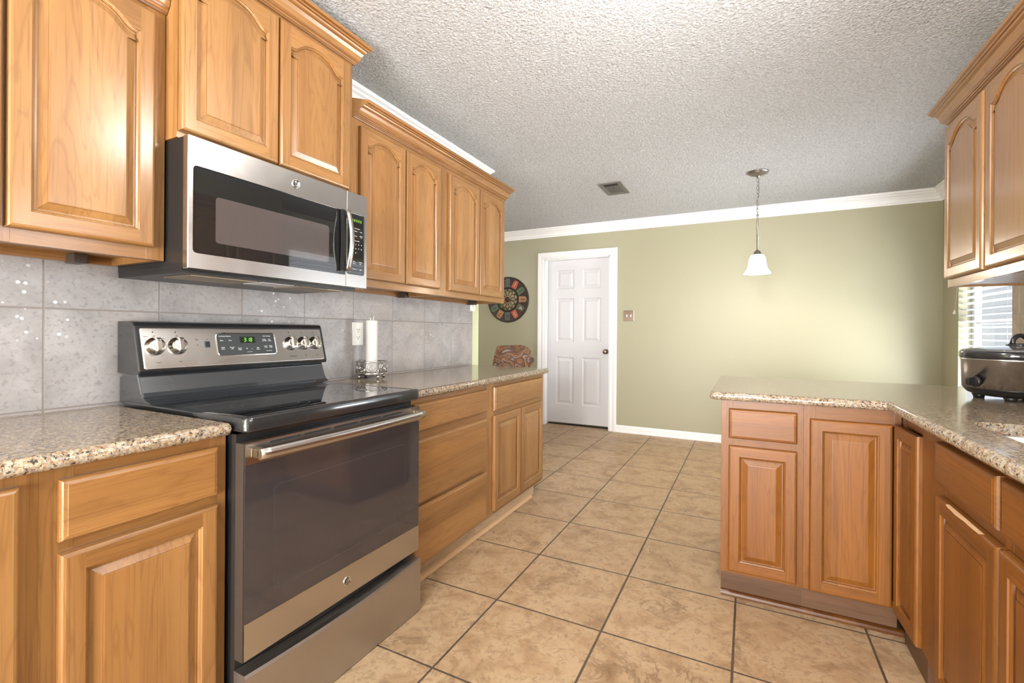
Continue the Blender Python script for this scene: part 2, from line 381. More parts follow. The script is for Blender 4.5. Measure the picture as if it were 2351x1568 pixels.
# ---------------------------------------------------------------- mesh helpers
class MB:
    def __init__(s): s.bm = bmesh.new()
    def poly(s, pts, mat=0):
        vs = [s.bm.verts.new(p) for p in pts]
        f = s.bm.faces.new(vs); f.material_index = mat; return f
    def box(s, x0, x1, y0, y1, z0, z1, mat=0, bev=0.0):
        p = [(x0, y0, z0), (x1, y0, z0), (x1, y1, z0), (x0, y1, z0), (x0, y0, z1), (x1, y0, z1), (x1, y1, z1), (x0, y1, z1)]
        v = [s.bm.verts.new(q) for q in p]
        fs = []
        for q in ((3, 2, 1, 0), (4, 5, 6, 7), (0, 1, 5, 4), (1, 2, 6, 5), (2, 3, 7, 6), (3, 0, 4, 7)):
            f = s.bm.faces.new([v[i] for i in q]); f.material_index = mat; fs.append(f)
        if bev:
            es = list({e for f in fs for e in f.edges})
            r = bmesh.ops.bevel(s.bm, geom=es, offset=bev, segments=2, profile=0.7, affect='EDGES', clamp_overlap=True)
            for f in r['faces']: f.material_index = mat
        return s
    def loops(s, rings, cap0=True, cap1=True, mat=0, mats=None, smooth=False, closed=True):
        R_ = [[s.bm.verts.new(p) for p in r] for r in rings]
        n = len(R_[0])
        for k in range(len(R_) - 1):
            a, b = R_[k], R_[k + 1]
            for i in range(n if closed else n - 1):
                j = (i + 1) % n
                try:
                    f = s.bm.faces.new((a[i], a[j], b[j], b[i])); f.material_index = mats[k] if mats else mat; f.smooth = smooth
                except ValueError: pass
        if cap0: f = s.bm.faces.new(R_[0][::-1]); f.material_index = mats[0] if mats else mat
        if cap1: f = s.bm.faces.new(R_[-1]); f.material_index = mats[-1] if mats else mat
        return R_
    def lathe(s, prof, seg=32, c=(0, 0, 0), mat=0, axis='z', sx=1.0, sy=1.0, smooth=True, cap=True, mats=None):
        rings = []
        for r, h in prof:
            ring = []
            for i in range(seg):
                a = 2 * PI * i / seg
                p = (r * math.cos(a) * sx, r * math.sin(a) * sy, h)
                if axis == 'y': p = (p[0], -p[2], p[1])
                elif axis == 'x': p = (p[2], p[0], p[1])
                ring.append((p[0] + c[0], p[1] + c[1], p[2] + c[2]))
            rings.append(ring)
        s.loops(rings, cap, cap, mat, mats, smooth)
        return s
    def tube(s, pts, r, seg=8, mat=0, cap=True):
        pts = [Vector(p) for p in pts]; rings = []
        t0 = (pts[1] - pts[0]).normalized()
        ref = Vector((0, 0, 1)) if abs(t0.z) < 0.9 else Vector((1, 0, 0))
        nrm = t0.cross(ref).normalized()
        for i, p in enumerate(pts):
            a = pts[max(i - 1, 0)]; b = pts[min(i + 1, len(pts) - 1)]
            t = (b - a).normalized()
            nrm = (nrm - t * nrm.dot(t)).normalized(); bn = t.cross(nrm)
            rr = r[i] if isinstance(r, (list, tuple)) else r
            rings.append([tuple(p + rr * (math.cos(2 * PI * k / seg) * nrm + math.sin(2 * PI * k / seg) * bn)) for k in range(seg)])
        s.loops(rings, cap, cap, mat, None, True)
        return s
    def sphere(s, c, r, mat=0, seg=16, sc=(1, 1, 1)):
        prof = []
        n = seg // 2
        rings = []
        for i in range(1, n):
            a = PI * i / n - PI / 2
            rings.append([(c[0] + r * sc[0] * math.cos(a) * math.cos(2 * PI * k / seg), c[1] + r * sc[1] * math.cos(a) * math.sin(2 * PI * k / seg), c[2] + r * sc[2] * math.sin(a)) for k in range(seg)])
        s.loops(rings, True, True, mat, None, True)
        return s
    def xform(s, mtx): s.bm.transform(mtx); return s
    def text(s, body, size, loc, mtx, mat=0, align='CENTER', ext=0.0002):
        """flat lettering; mtx turns the text plane (x right, y up, z out) into place"""
        cu = bpy.data.curves.new('t', 'FONT'); cu.body = body; cu.size = size; cu.extrude = ext; cu.align_x = align; cu.align_y = 'CENTER'; cu.resolution_u = 3
        o = bpy.data.objects.new('t', cu); C.objects.link(o)
        me = bpy.data.meshes.new_from_object(o.evaluated_get(bpy.context.evaluated_depsgraph_get()))
        bpy.data.objects.remove(o); bpy.data.curves.remove(cu)
        k = len(s.bm.faces); n = len(s.bm.verts)
        s.bm.from_mesh(me); s.bm.verts.ensure_lookup_table(); s.bm.faces.ensure_lookup_table()
        mt = Matrix.Translation(loc) @ mtx
        for v in s.bm.verts[n:]: v.co = mt @ v.co
        for f in s.bm.faces[k:]: f.material_index = mat
        bpy.data.meshes.remove(me)
        return s
    def build(s, name, mats, parent=None, loc=(0, 0, 0), rot=(0, 0, 0), smooth=None, recalc=True, bevel=0):
        if recalc: bmesh.ops.recalc_face_normals(s.bm, faces=s.bm.faces)
        me = bpy.data.meshes.new(name); s.bm.to_mesh(me); s.bm.free()
        if not isinstance(mats, (list, tuple)): mats = [mats]
        for m in mats: me.materials.append(m)
        o = bpy.data.objects.new(name, me); C.objects.link(o)
        o.location = loc; o.rotation_euler = rot
        if parent: o.parent = parent
        if bevel:
            b = o.modifiers.new('bevel', 'BEVEL'); b.width = bevel; b.segments = 2; b.limit_method = 'ANGLE'; b.angle_limit = R(50)
        return o

def thing(name, label, cat, loc=(0, 0, 0), rotz=0, group=None):
    o = bpy.data.objects.new(name, None); C.objects.link(o); o.empty_display_size = 0.05
    o.location = loc; o.rotation_euler = (0, 0, rotz); o['label'] = label; o['category'] = cat
    if group: o['group'] = group
    return o
def tag(o, label, cat, group=None):
    o['label'] = label; o['category'] = cat
    if group: o['group'] = group
    return o
def struct(o): o['kind'] = 'structure'; return o

def offset(poly, d):
    """inward offset of a closed CCW 2-D polyline"""
    n = len(poly); out = []
    for i in range(n):
        p0, p1, p2 = poly[i - 1], poly[i], poly[(i + 1) % n]
        e1 = Vector((p1[0] - p0[0], p1[1] - p0[1])).normalized(); e2 = Vector((p2[0] - p1[0], p2[1] - p1[1])).normalized()
        n1 = Vector((-e1.y, e1.x)); n2 = Vector((-e2.y, e2.x)); b = n1 + n2
        L = b.length
        if L < 1e-6: b = n1; k = 1
        else: b = b / L; k = 1 / max(0.35, b.dot(n1))
        out.append((p1[0] + b.x * d * k, p1[1] + b.y * d * k))
    return out

def molding(mb, path, prof, z0, side=1, mat=0, closed=False, end0=None, end1=None, smooth=False):
    """profile (d outward, h up) swept along a 2-D path; side=1 pushes to the right of travel"""
    n = len(path); rings = []
    for i, p in enumerate(path):
        a = path[i - 1] if (i > 0 or closed) else None
        b = path[(i + 1) % n] if (i < n - 1 or closed) else None
        ns = []
        for q, r_ in ((a, p), (p, b)):
            if q is None or r_ is None: continue
            e = Vector((r_[0] - q[0], r_[1] - q[1])).normalized(); ns.append(Vector((e.y, -e.x)) * side)
        m = sum(ns, Vector((0, 0))); m.normalize(); k = 1 / m.dot(ns[0])
        ring = []
        for d, h in prof:
            q = Vector(p) + m * d * k
            if i == 0 and end0: q += Vector(end0) * d
            if i == n - 1 and end1: q += Vector(end1) * d
            ring.append((q.x, q.y, z0 + h))
        rings.append(ring)
    if closed: rings.append(rings[0])
    mb.loops(rings, not closed, not closed, mat, smooth=smooth)
    return mb

# ---------------------------------------------------------------- room shell
ZC = 2.435
XL, XR, XD, YF, YB = -1.90, 1.11, 1.525, 5.363, -2.6
mb = MB(); mb.box(-5.6, 1.75, -2.8, 5.6, -0.06, 0.0); struct(mb.build('floor', M['floor']))
mb = MB(); mb.box(-5.6, 1.75, -2.8, 5.6, ZC, ZC + 0.06); struct(mb.build('ceiling', M['popcorn']))
mb = MB(); mb.box(XL - 0.12, XL, YB, 3.15, 0, ZC); struct(mb.build('wall_left', M['green_edge']))
# far wall with the door opening
DX0, DX1, DZ = -2.275, -1.448, 2.055
mb = MB()
mb.box(-5.6, DX0, YF, YF + 0.14, 0, ZC); mb.box(DX1, XD + 0.14, YF, YF + 0.14, 0, ZC); mb.box(DX0, DX1, YF, YF + 0.14, DZ, ZC)
mb.box(DX0 - 0.2, DX1 + 0.2, YF + 0.50, YF + 0.55, 0, ZC)
struct(mb.build('wall_far', M['green_wall']))
# dining side wall with the tall window
WY0, WY1, WZ0, WZ1 = 3.42, 5.02, 0.42, 2.08
mb = MB()
mb.box(XD, XD + 0.14, 3.02, WY0, 0, ZC); mb.box(XD, XD + 0.14, WY1, YF, 0, ZC)
mb.box(XD, XD + 0.14, WY0, WY1, 0, WZ0); mb.box(XD, XD + 0.14, WY0, WY1, WZ1, ZC)
struct(mb.build('wall_dining', M['green_wall']))
# kitchen side wall with the window over the sink
KY0, KY1, KZ0, KZ1 = 0.25, 1.72, 1.12, 2.05
mb = MB()
mb.box(XR, XR + 0.12, YB, KY0, 0, ZC); mb.box(XR, XR + 0.12, KY1, 3.02, 0, ZC)
mb.box(XR, XR + 0.12, KY0, KY1, 0, KZ0); mb.box(XR, XR + 0.12, KY0, KY1, KZ1, ZC)
mb.box(XR + 0.12, XD + 0.14, 2.90, 3.02, 0, ZC)
struct(mb.build('wall_right', M['green_wall']))
# wall behind the camera with two made-up openings for the added fill lights
mb = MB()
mb.box(-5.6, -5.1, YB - 0.12, YB, 0, ZC); mb.box(-3.3, -1.4, YB - 0.12, YB, 0, ZC); mb.box(0.6, XR + 0.12, YB - 0.12, YB, 0, ZC)
mb.box(-5.1, -3.3, YB - 0.12, YB, 0, 0.6); mb.box(-5.1, -3.3, YB - 0.12, YB, 2.2, ZC); mb.box(-1.4, 0.6, YB - 0.12, YB, 2.25, ZC)
struct(mb.build('wall_back', M['green_wall']))
mb = MB(); mb.box(-5.6, -5.48, YB, YF, 0, ZC); struct(mb.build('wall_den', M['green_wall']))

# tiled splashbacks
mb = MB(); mb.box(XL, XL + 0.009, -0.6, 3.045, 0.88, 1.40); struct(mb.build('trim_1', M['tile_left']))
mb = MB(); mb.box(XR - 0.009, XR, 1.78, 3.0, 0.88, 1.40); mb.box(XR - 0.009, XR, -0.6, 1.78, 0.88, 1.10); struct(mb.build('trim_2', M['tile_right']))
# crown mouldings of the ceiling
CP = [(0, 0), (0.012, 0), (0.014, 0.012), (0.022, 0.018), (0.030, 0.040), (0.052, 0.064), (0.066, 0.072), (0.070, 0.080), (0.084, 0.088), (0.090, 0.096), (0.090, 0.104), (0, 0.104)]
mb = MB(); molding(mb, [(-5.48, YF), (XD, YF), (XD, 3.02)], CP, ZC - 0.104); struct(mb.build('trim_3', M['trim_white']))
mb = MB(); molding(mb, [(XL, 1.0), (XL, 3.15), (XL - 0.12, 3.15), (XL - 0.12, -0.5)], CP, ZC - 0.104); struct(mb.build('trim_4', M['trim_white']))
# baseboards
BP = [(0, 0), (0.020, 0), (0.020, 0.012), (0.013, 0.020), (0.013, 0.062), (0.009, 0.074), (0.004, 0.082), (0, 0.082)]
mb = MB(); molding(mb, [(-1.36, YF), (XD, YF), (XD, 3.02)], BP, 0); struct(mb.build('baseboard_far', M['white_gloss']))
mb = MB(); molding(mb, [(-5.48, YF), (-2.365, YF)], BP, 0); struct(mb.build('baseboard_den', M['white_gloss']))

# ---------------------------------------------------------------- inner door
def six_panel_door():
    W_, H_, T_ = 0.80, 2.020, 0.036
    d = thing('door_1', '', '', (-2.262, YF + 0.088, 0.028)); del d['label']; del d['category']; struct(d)
    mb = MB()
    # panels: two columns, three rows
    st, mid = 0.115, 0.105
    pw = (W_ - 2 * st - mid) / 2
    xs = [(st, st + pw), (st + pw + mid, W_ - st)]
    zs = [(0.225, 0.815), (1.005, 1.545), (1.660, 1.895)]
    # face with openings as a lattice
    gx = sorted({0, W_, *[a for p in xs for a in p]}); gz = sorted({0, H_, *[a for p in zs for a in p]})
    for i in range(len(gx) - 1):
        for j in range(len(gz) - 1):
            cx, cz = (gx[i] + gx[i + 1]) / 2, (gz[j] + gz[j + 1]) / 2
            if any(a < cx < b for a, b in xs) and any(a < cz < b for a, b in zs): continue
            mb.poly([(gx[i], 0, gz[j]), (gx[i + 1], 0, gz[j]), (gx[i + 1], 0, gz[j + 1]), (gx[i], 0, gz[j + 1])])
    for (a, b) in xs:
        for (c, e) in zs:
            rs = []
            for ins, dep in ((0, 0), (0.004, 0.006), (0.016, 0.010), (0.022, 0.010), (0.030, 0.008), (0.048, 0.002), (0.052, 0.0015)):
                rs.append([(a + ins, dep, c + ins), (b - ins, dep, c + ins), (b - ins, dep, e - ins), (a + ins, dep, e - ins)])
            mb.loops(rs, False, True)
    # edges and back
    mb.poly([(0, 0, 0), (0, T_, 0), (0, T_, H_), (0, 0, H_)]); mb.poly([(W_, 0, 0), (W_, 0, H_), (W_, T_, H_), (W_, T_, 0)])
    mb.poly([(0, 0, H_), (W_, 0, H_), (W_, T_, H_), (0, T_, H_)]); mb.poly([(0, 0, 0), (0, T_, 0), (W_, T_, 0), (W_, 0, 0)])
    mb.poly([(0, T_, 0), (W_, T_, 0), (W_, T_, H_), (0, T_, H_)])
    bmesh.ops.remove_doubles(mb.bm, verts=mb.bm.verts, dist=0.00005)
    mb.build('door_panel', M['white_door'], d)
    mb = MB(); mb.lathe([(0.030, 0.0), (0.031, 0.004), (0.024, 0.009), (0.012, 0.012), (0.011, 0.030), (0.020, 0.036), (0.027, 0.044), (0.029, 0.054), (0.026, 0.063), (0.016, 0.069), (0.004, 0.071)], 28, (0.752, 0, 0.895), axis='y')
    mb.build('door_knob', M['knob'], d)
    # casing: mitred profile around the opening
    mb = MB()
    prof = [(0, 0), (0, 0.014), (0.008, 0.018), (0.022, 0.017), (0.026, 0.012), (0.040, 0.012), (0.046, 0.017), (0.066, 0.021), (0.080, 0.021), (0.086, 0.012), (0.086, 0)]
    ox, oy = -DX0 - 2.262 - 0.0, -0.088
    x0, x1, zt = DX0 + 2.262 - 0.002, DX1 + 2.262 + 0.002, DZ - 0.028 + 0.002
    rings = []
    for (px, pz, mx, mz) in ((x0, -0.028, -1, 0), (x0, zt, -1, 1), (x1, zt, 1, 1), (x1, -0.028, 1, 0)):
        rings.append([(px + mx * w, oy - t_, pz + mz * w) for w, t_ in prof])
    mb.loops(rings)
    mb.build('casing', M['white_gloss'], d)
    mb = MB()  # jamb lining
    for a, b in ((x0, x0 + 0.012), (x1 - 0.012, x1)): mb.box(a, b, oy, 0.06, -0.028, zt)
    mb.box(x0, x1, oy, 0.06, zt - 0.012, zt)
    mb.box(x0 + 0.012, x0 + 0.022, 0.038, 0.06, -0.028, zt - 0.012); mb.box(x1 - 0.022, x1 - 0.012, 0.038, 0.06, -0.028, zt - 0.012)
    mb.build('door_jamb', M['white_gloss'], d)
    mb = MB(); mb.box(x0 + 0.012, x1 - 0.012, 0.0, 0.05, -0.0278, -0.020); mb.build('threshold', M['vent_dark'], d)
six_panel_door()

# ---------------------------------------------------------------- windows with blinds
def window(name, xw, y0, y1, z0, z1, thick, blind=True, sp=0.0475, tilt=-13, cord=None, lab='', lower=0):
    w = thing(name, '', '', (xw, y0, z0)); del w['label']; del w['category']; struct(w)
    Wd, H = y1 - y0, z1 - z0
    mb = MB()
    f = 0.045
    xa, xb = 0.085, 0.125
    mb.box(xa, xb, 0, f, 0, H); mb.box(xa, xb, Wd - f, Wd, 0, H); mb.box(xa, xb, f, Wd - f, 0, f); mb.box(xa, xb, f, Wd - f, H - f, H)
    mb.box(xa, xb, Wd / 2 - 0.02, Wd / 2 + 0.02, f, H - f)
    mb.box(xa + 0.005, xb - 0.01, f, Wd - f, H / 2 - 0.018, H / 2 + 0.018)
    mb.build('window_frame', M['white_gloss'], w)
    mb = MB(); mb.box(xa + 0.018, xa + 0.022, f, Wd - f, f, H - f); mb.build('window_pane', M['pane'], w)
    if not blind: return w
    b = thing('window_blind', lab, 'blind', (xw + 0.028, y0 + 0.006, z0))
    n = int((H - 0.07) / sp)
    for k in range(n):
        zz = H - 0.065 - k * sp
        mb = MB(); rings = []
        for s_ in (0.003, Wd - 0.015):
            ring = []
            for u, v in ((-0.025, 0), (-0.012, 0.0022), (0, 0.003), (0.012, 0.0022), (0.025, 0), (0.012, -0.0006), (0, 0.0002), (-0.012, -0.0006)):
                c, s2 = math.cos(R(tilt)), math.sin(R(tilt))
                ring.append((u * c - v * s2, s_, zz + u * s2 + v * c))
            rings.append(ring)
        mb.loops(rings, smooth=False)
        o = mb.build('slat', M['slat'], b)
    mb = MB(); mb.box(-0.022, 0.026, 0, Wd - 0.012, H - 0.042, H - 0.002, bev=0.003); mb.build('headrail', M['white_plastic'], b)
    mb = MB(); zb = H - 0.065 - n * sp; mb.box(-0.02, 0.02, 0.002, Wd - 0.014, zb - 0.008, zb + 0.010, bev=0.003); mb.build('bottom_rail', M['white_plastic'], b)
    for fr in (0.10, 0.5, 0.90):
        for dx in (-0.0245, 0.0245):
            mb = MB(); mb.tube([(dx, Wd * fr, zb), (dx, Wd * fr, H - 0.04)], 0.0009, 5); mb.build('ladder_cord', M['white_plastic'], b)
    if cord:
        mb = MB(); yy, zz = cord
        mb.tube([(-0.032, Wd - 0.07, H - 0.045), (-0.034, Wd - 0.05, (H + zz) / 2), (-0.030, yy, zz)], 0.0016, 6)
        mb.build('pull_cord', M['white_plastic'], b)
        mb = MB(); mb.lathe([(0.003, 0.018), (0.006, 0.016), (0.009, 0.004), (0.013, 0.0), (0.012, -0.014), (0.007, -0.018)], 16, (-0.030, yy, zz - 0.012))
        mb.build('cord_tassel', M['white_plastic'], b)
    return w
window('window_1', XD, WY0, WY1, WZ0, WZ1, 0.14, cord=(1.66, 0.93), lab='white slatted blind over the tall dining window beyond the counter')
window('window_2', XR, KY0, KY1, KZ0, KZ1, 0.12, lab='white slatted blind over the kitchen sink')
w3 = thing('fill_opening', '', '', (0, YB, 0)); del w3['label']; del w3['category']; struct(w3)  # frame added round the made-up opening of the rear fill light
mb = MB()
for a, b in ((-1.4, -1.34), (-0.43, -0.37), (0.54, 0.6)): mb.box(a, b, -0.08, -0.03, 0, 2.25)
mb.box(-1.34, -0.43, -0.08, -0.03, 2.19, 2.25); mb.box(-0.37, 0.54, -0.08, -0.03, 2.19, 2.25); mb.box(-1.34, -0.43, -0.08, -0.03, 0, 0.08); mb.box(-0.37, 0.54, -0.08, -0.03, 0, 0.08)
mb.build('window_frame', M['white_gloss'], w3)

# ---------------------------------------------------------------- cabinet doors and drawers
ARCH = [(0, 1.0), (0.15, 0.975), (0.30, 0.90), (0.45, 0.765), (0.56, 0.60), (0.65, 0.41), (0.72, 0.235), (0.78, 0.10), (0.84, 0.02), (0.88, 0.0), (1.0, 0.0)]
def arch_shape(a):
    for (p, v), (q, w) in zip(ARCH, ARCH[1:]):
        if a <= q: return v + (w - v) * (a - p) / (q - p)
    return 0.0
def door_mb(w, h, arch=0.0, t=0.02, st=0.041, tr=None, br=0.043):
    """raised-panel door; local x width, z height, front faces -y. slots: 0 vertical grain, 1 horizontal grain"""
    mb = MB()
    tr = tr or (0.034 if arch else 0.043)
    def rect(i): return [(i, i), (w - i, i), (w - i, h - i), (i, h - i)]
    rs = []
    for ins, dep in ((0.0, 0.0), (0.0, -(t - 0.009)), (0.0015, -(t - 0.004)), (0.0045, -(t - 0.0012)), (0.009, -t)):
        rs.append([(x, dep, z) for x, z in rect(ins)])
    R0 = [[mb.bm.verts.new(p) for p in r] for r in rs]
    for a, b in zip(R0, R0[1:]):
        for i in range(4):
            j = (i + 1) % 4
            f = mb.bm.faces.new((a[i], a[j], b[j], b[i])); f.material_index = 1 if i in (0, 2) else 0
    mb.bm.faces.new(R0[0][::-1])
    e = 0.009
    sw = min(st, w * 0.18)
    x0, x1, z0 = sw, w - sw, br
    zt = h - tr - (arch if arch else 0)
    pts = []
    if arch:
        N = 40
        for k in range(N + 1):
            s_ = 1 - 2 * k / N
            a_ = abs(s_)
            sh = arch_shape(a_)
            pts.append((x0 + (x1 - x0) * (s_ + 1) / 2, zt + arch * sh))
    else: pts = [(x1, zt), (x0, zt)]
    inner = [(x0, z0), (x1, z0)] + pts
    y = -t
    P = lambda x, z: (x, y, z)
    mb.poly([P(e, e), P(x0, e), P(x0, z0), P(x0, pts[-1][1]), P(x0, h - e), P(e, h - e)], 0)
    mb.poly([P(x1, e), P(w - e, e), P(w - e, h - e), P(x1, h - e), P(x1, pts[0][1]), P(x1, z0)], 0)
    mb.poly([P(x0, e), P(x1, e), P(x1, z0), P(x0, z0)], 1)
    for a, b in zip(pts, pts[1:]): mb.poly([P(*a), P(a[0], h - e), P(b[0], h - e), P(*b)], 1)
    prof = [(0, -t), (0.0018, -t + 0.0035), (0.004, -t + 0.0042), (0.0075, -t + 0.0075), (0.0082, -t + 0.0105), (0.0125, -t + 0.0108),
            (0.031, -t + 0.0042), (0.0312, -t + 0.0022), (0.034, -t + 0.0016)]
    rings = [[(x, dep, z) for x, z in offset(inner, o_)] for o_, dep in prof]
    mb.loops(rings, False, True, 0, mats=[0, 0, 0, 2, 0, 0, 2, 0])
    return mb
def drawer_mb(w, h, t=0.02):
    mb = MB(); rs = []
    for ins, dep in ((0, 0), (0, -(t - 0.010)), (0.002, -(t - 0.005)), (0.0045, -(t - 0.002)), (0.0105, -(t - 0.0008)), (0.0115, -t)):
        rs.append([(ins, dep, ins), (w - ins, dep, ins), (w - ins, dep, h - ins), (ins, dep, h - ins)])
    mb.loops(rs, True, True, 0)
    return mb

def cabinet(name, label, cat, loc, rotz, W_, D_, z0, z1, wd, doors=(), drawers=(), stiles=(), rails=(), toe=None, group=None, end_panels=(),
            bottom_open=False, seams=True, toe_in=0.07, quarter=True, toe_mat='toe_pale', qx=(0, 0), hollow=False):
    """local: x along the front, y into the body, front frame plane at y=0"""
    c = thing(name, label, cat, (loc[0], loc[1], 0), rotz, group)
    mats = [M[wd + '_z'], M[wd + '_x'], M[wd + '_glaze']]
    zb = z0
    mb = MB()
    if hollow:
        mb.box(0, 0.018, 0.02, D_, z0, z1, 0); mb.box(W_ - 0.018, W_, 0.02, D_, z0, z1, 0); mb.box(0.018, W_ - 0.018, 0.02, D_, z0, z0 + 0.018, 0); mb.box(0.018, W_ - 0.018, D_ - 0.012, D_, z0, z1, 0)
    elif bottom_open:
        mb.box(0, 0.018, 0.02, D_, z0, z1, 0); mb.box(W_ - 0.018, W_, 0.02, D_, z0, z1, 0)
        mb.box(0.018, W_ - 0.018, 0.02, D_, z0 + 0.022, z0 + 0.034, 0)
        mb.box(0.018, W_ - 0.018, D_ - 0.018, D_, z0, z0 + 0.022, 1)
        mb.box(0.018, W_ - 0.018, 0.02, D_, z1 - 0.015, z1, 0)
    else:
        mb.box(0, W_, 0.02, D_, z0, z1, 0)
    mb.build('body', mats, c)
    mb = MB()
    for a, b in stiles: mb.box(a, b, 0, 0.02, z0, z1, 0, 0.0008)
    for a, b, c0, c1 in rails: mb.box(a, b, 0.0004, 0.02, c0, c1, 1)
    mb.build('face_frame', mats, c)
    for d in doors:
        x0, x1, a, b, ar = d[:5]
        o = door_mb(x1 - x0, b - a, ar).build('door', mats, c, (x0, -0.0008, a))
        if len(d) > 5: o.location = d[5]; o.rotation_euler = (0, 0, d[6])
    for x0, x1, a, b in drawers:
        drawer_mb(x1 - x0, b - a).build('drawer', [M[wd + '_x']], c, (x0, -0.0008, a))
    if toe:
        mb = MB(); mb.box(0, W_, toe_in, toe_in + 0.018, 0.0005, z0); mb.box(0, 0.018, toe_in + 0.018, D_, 0.0005, z0); mb.box(W_ - 0.018, W_, toe_in + 0.018, D_, 0.0005, z0)
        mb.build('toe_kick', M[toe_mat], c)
        if quarter:
            mb = MB(); prof = [(0, 0.0006), (0.018, 0.0006), (0.0178, 0.008), (0.014, 0.016), (0.008, 0.021), (0, 0.023)]
            molding(mb, [(qx[0], toe_in), (W_ + qx[1], toe_in)], prof, 0)
            mb.build('shoe_molding', M['bare_edge'] if toe_mat == 'toe_pale' else M[wd + '_glaze'], c)
    return c

WOODCROWN = [(0, 0), (0.007, 0), (0.009, 0.005), (0.013, 0.006), (0.013, 0.012), (0.017, 0.013), (0.019, 0.019), (0.023, 0.022), (0.027, 0.040), (0.034, 0.052),
             (0.034, 0.058), (0.041, 0.061), (0.044, 0.067), (0.050, 0.069), (0.051, 0.075), (0.058, 0.080), (0.060, 0.086), (0.060, 0.093), (0, 0.093)]
def crown(parent, path, z0, mats, sc=1.0, end0=None, end1=None, name='crown_molding', side=1, hs=None):
    mb = MB(); molding(mb, path, [(d * sc, h * (hs or sc)) for d, h in WOODCROWN], z0, side, 0, end0=end0, end1=end1)
    n = len(WOODCROWN)
    for k, f in enumerate(mb.bm.faces):
        if len(f.verts) == 4 and k % n in (1, 5, 9, 12, 14): f.material_index = 1
    return mb.build(name, [mats[0], M['wood_glaze']], parent)

XF = -1.28   # base face-frame plane on the left
ROT = R(90)
DB = XF - XL - 0.011
# left base run --------------------------------------------------
cabinet('base_cabinet', 'honey wood base cabinet with one full-height door, cropped at the left edge', 'cabinet', (XF, -0.25), ROT, 0.655, DB, 0.118, 0.860, 'wood',
        doors=[(0.03, 0.318, 0.130, 0.838, 0), (0.322, 0.623, 0.130, 0.838, 0)],
        stiles=[(0, 0.04), (0.600, 0.655)], rails=[(0.04, 0.600, 0.118, 0.142), (0.04, 0.600, 0.82, 0.860)], toe=True)
cabinet('base_cabinet', 'honey wood base cabinet left of the range, wide drawer above one panelled door', 'cabinet', (XF, 0.405), ROT, 0.378, DB, 0.118, 0.860, 'wood',
        doors=[(0.028, 0.349, 0.130, 0.680, 0)], drawers=[(0.028, 0.349, 0.705, 0.834)],
        stiles=[(0, 0.055), (0.336, 0.378)], rails=[(0.055, 0.336, 0.118, 0.142), (0.055, 0.336, 0.665, 0.72), (0.055, 0.336, 0.82, 0.860)], toe=True)
# far part of the left run
cabinet('drawer_cabinet', 'honey wood cabinet of three stacked drawers right of the range', 'cabinet', (XF, 1.545), ROT, 0.675, DB, 0.118, 0.860, 'wood',
        drawers=[(0.028, 0.647, 0.715, 0.836), (0.028, 0.647, 0.402, 0.678), (0.028, 0.647, 0.132, 0.386)],
        stiles=[(0, 0.045), (0.63, 0.675)], rails=[(0.045, 0.63, 0.118, 0.142), (0.045, 0.63, 0.37, 0.42), (0.045, 0.63, 0.665, 0.73), (0.045, 0.63, 0.82, 0.860)], toe=True)
cabinet('base_cabinet', 'honey wood end cabinet with a drawer over two narrow doors', 'cabinet', (XF, 2.22), ROT, 0.785, DB, 0.118, 0.860, 'wood',
        doors=[(0.056, 0.394, 0.142, 0.677, 0), (0.402, 0.736, 0.142, 0.677, 0)], drawers=[(0.056, 0.735, 0.705, 0.838)],
        stiles=[(0, 0.075), (0.74, 0.785)], rails=[(0.075, 0.74, 0.118, 0.152), (0.075, 0.74, 0.665, 0.715), (0.075, 0.74, 0.82, 0.860)], toe=True, qx=(0, -0.06))

# upper cabinets on the left ---------------------------------------
XU = -1.595
DU = XU - XL - 0.010
lu = cabinet('wall_cabinet', 'honey wood wall cabinet left of the microwave, tall arched door', 'cabinet', (XU, -0.25), ROT, 1.033, DU, 1.357, 2.125, 'wood',
        doors=[(0.33, 0.682, 1.393, 2.092, 0.045), (0.690, 1.001, 1.393, 2.092, 0.045)],
        stiles=[(0, 0.35), (0.665, 0.70), (0.985, 1.033)], rails=[(0.35, 0.665, 1.357, 1.41), (0.70, 0.985, 1.357, 1.41), (0.35, 0.665, 2.06, 2.125), (0.70, 0.985, 2.06, 2.125)], bottom_open=True)
crown(lu, [(0, 0), (1.033, 0)], 2.108, [M['wood_x']])
XM = -1.535
mu = cabinet('wall_cabinet', 'raised honey wood wall cabinet above the microwave, two arched doors', 'cabinet', (XM, 0.785), ROT, 0.690, XM - XL - 0.010, 1.728, 2.365, 'wood',
        doors=[(0.004, 0.327, 1.749, 2.283, 0.048), (0.332, 0.664, 1.749, 2.283, 0.048)],
        stiles=[(0, 0.03), (0.645, 0.690)], rails=[(0.03, 0.645, 1.728, 1.77), (0.03, 0.645, 2.26, 2.365)])
crown(mu, [(0, 0.28), (0, 0), (0.690, 0), (0.690, 0.30)], 2.300, [M['wood_x']], hs=0.95)
fu = cabinet('wall_cabinet', 'honey wood wall cabinet right of the microwave, two arched doors', 'cabinet', (XU, 1.477), ROT, 0.743, DU, 1.357, 2.150, 'wood',
        doors=[(0.094, 0.406, 1.391, 2.085, 0.041), (0.414, 0.713, 1.391, 2.085, 0.041)],
        stiles=[(0, 0.115), (0.695, 0.743)], rails=[(0.115, 0.695, 1.357, 1.41), (0.115, 0.695, 2.06, 2.150)], bottom_open=True)
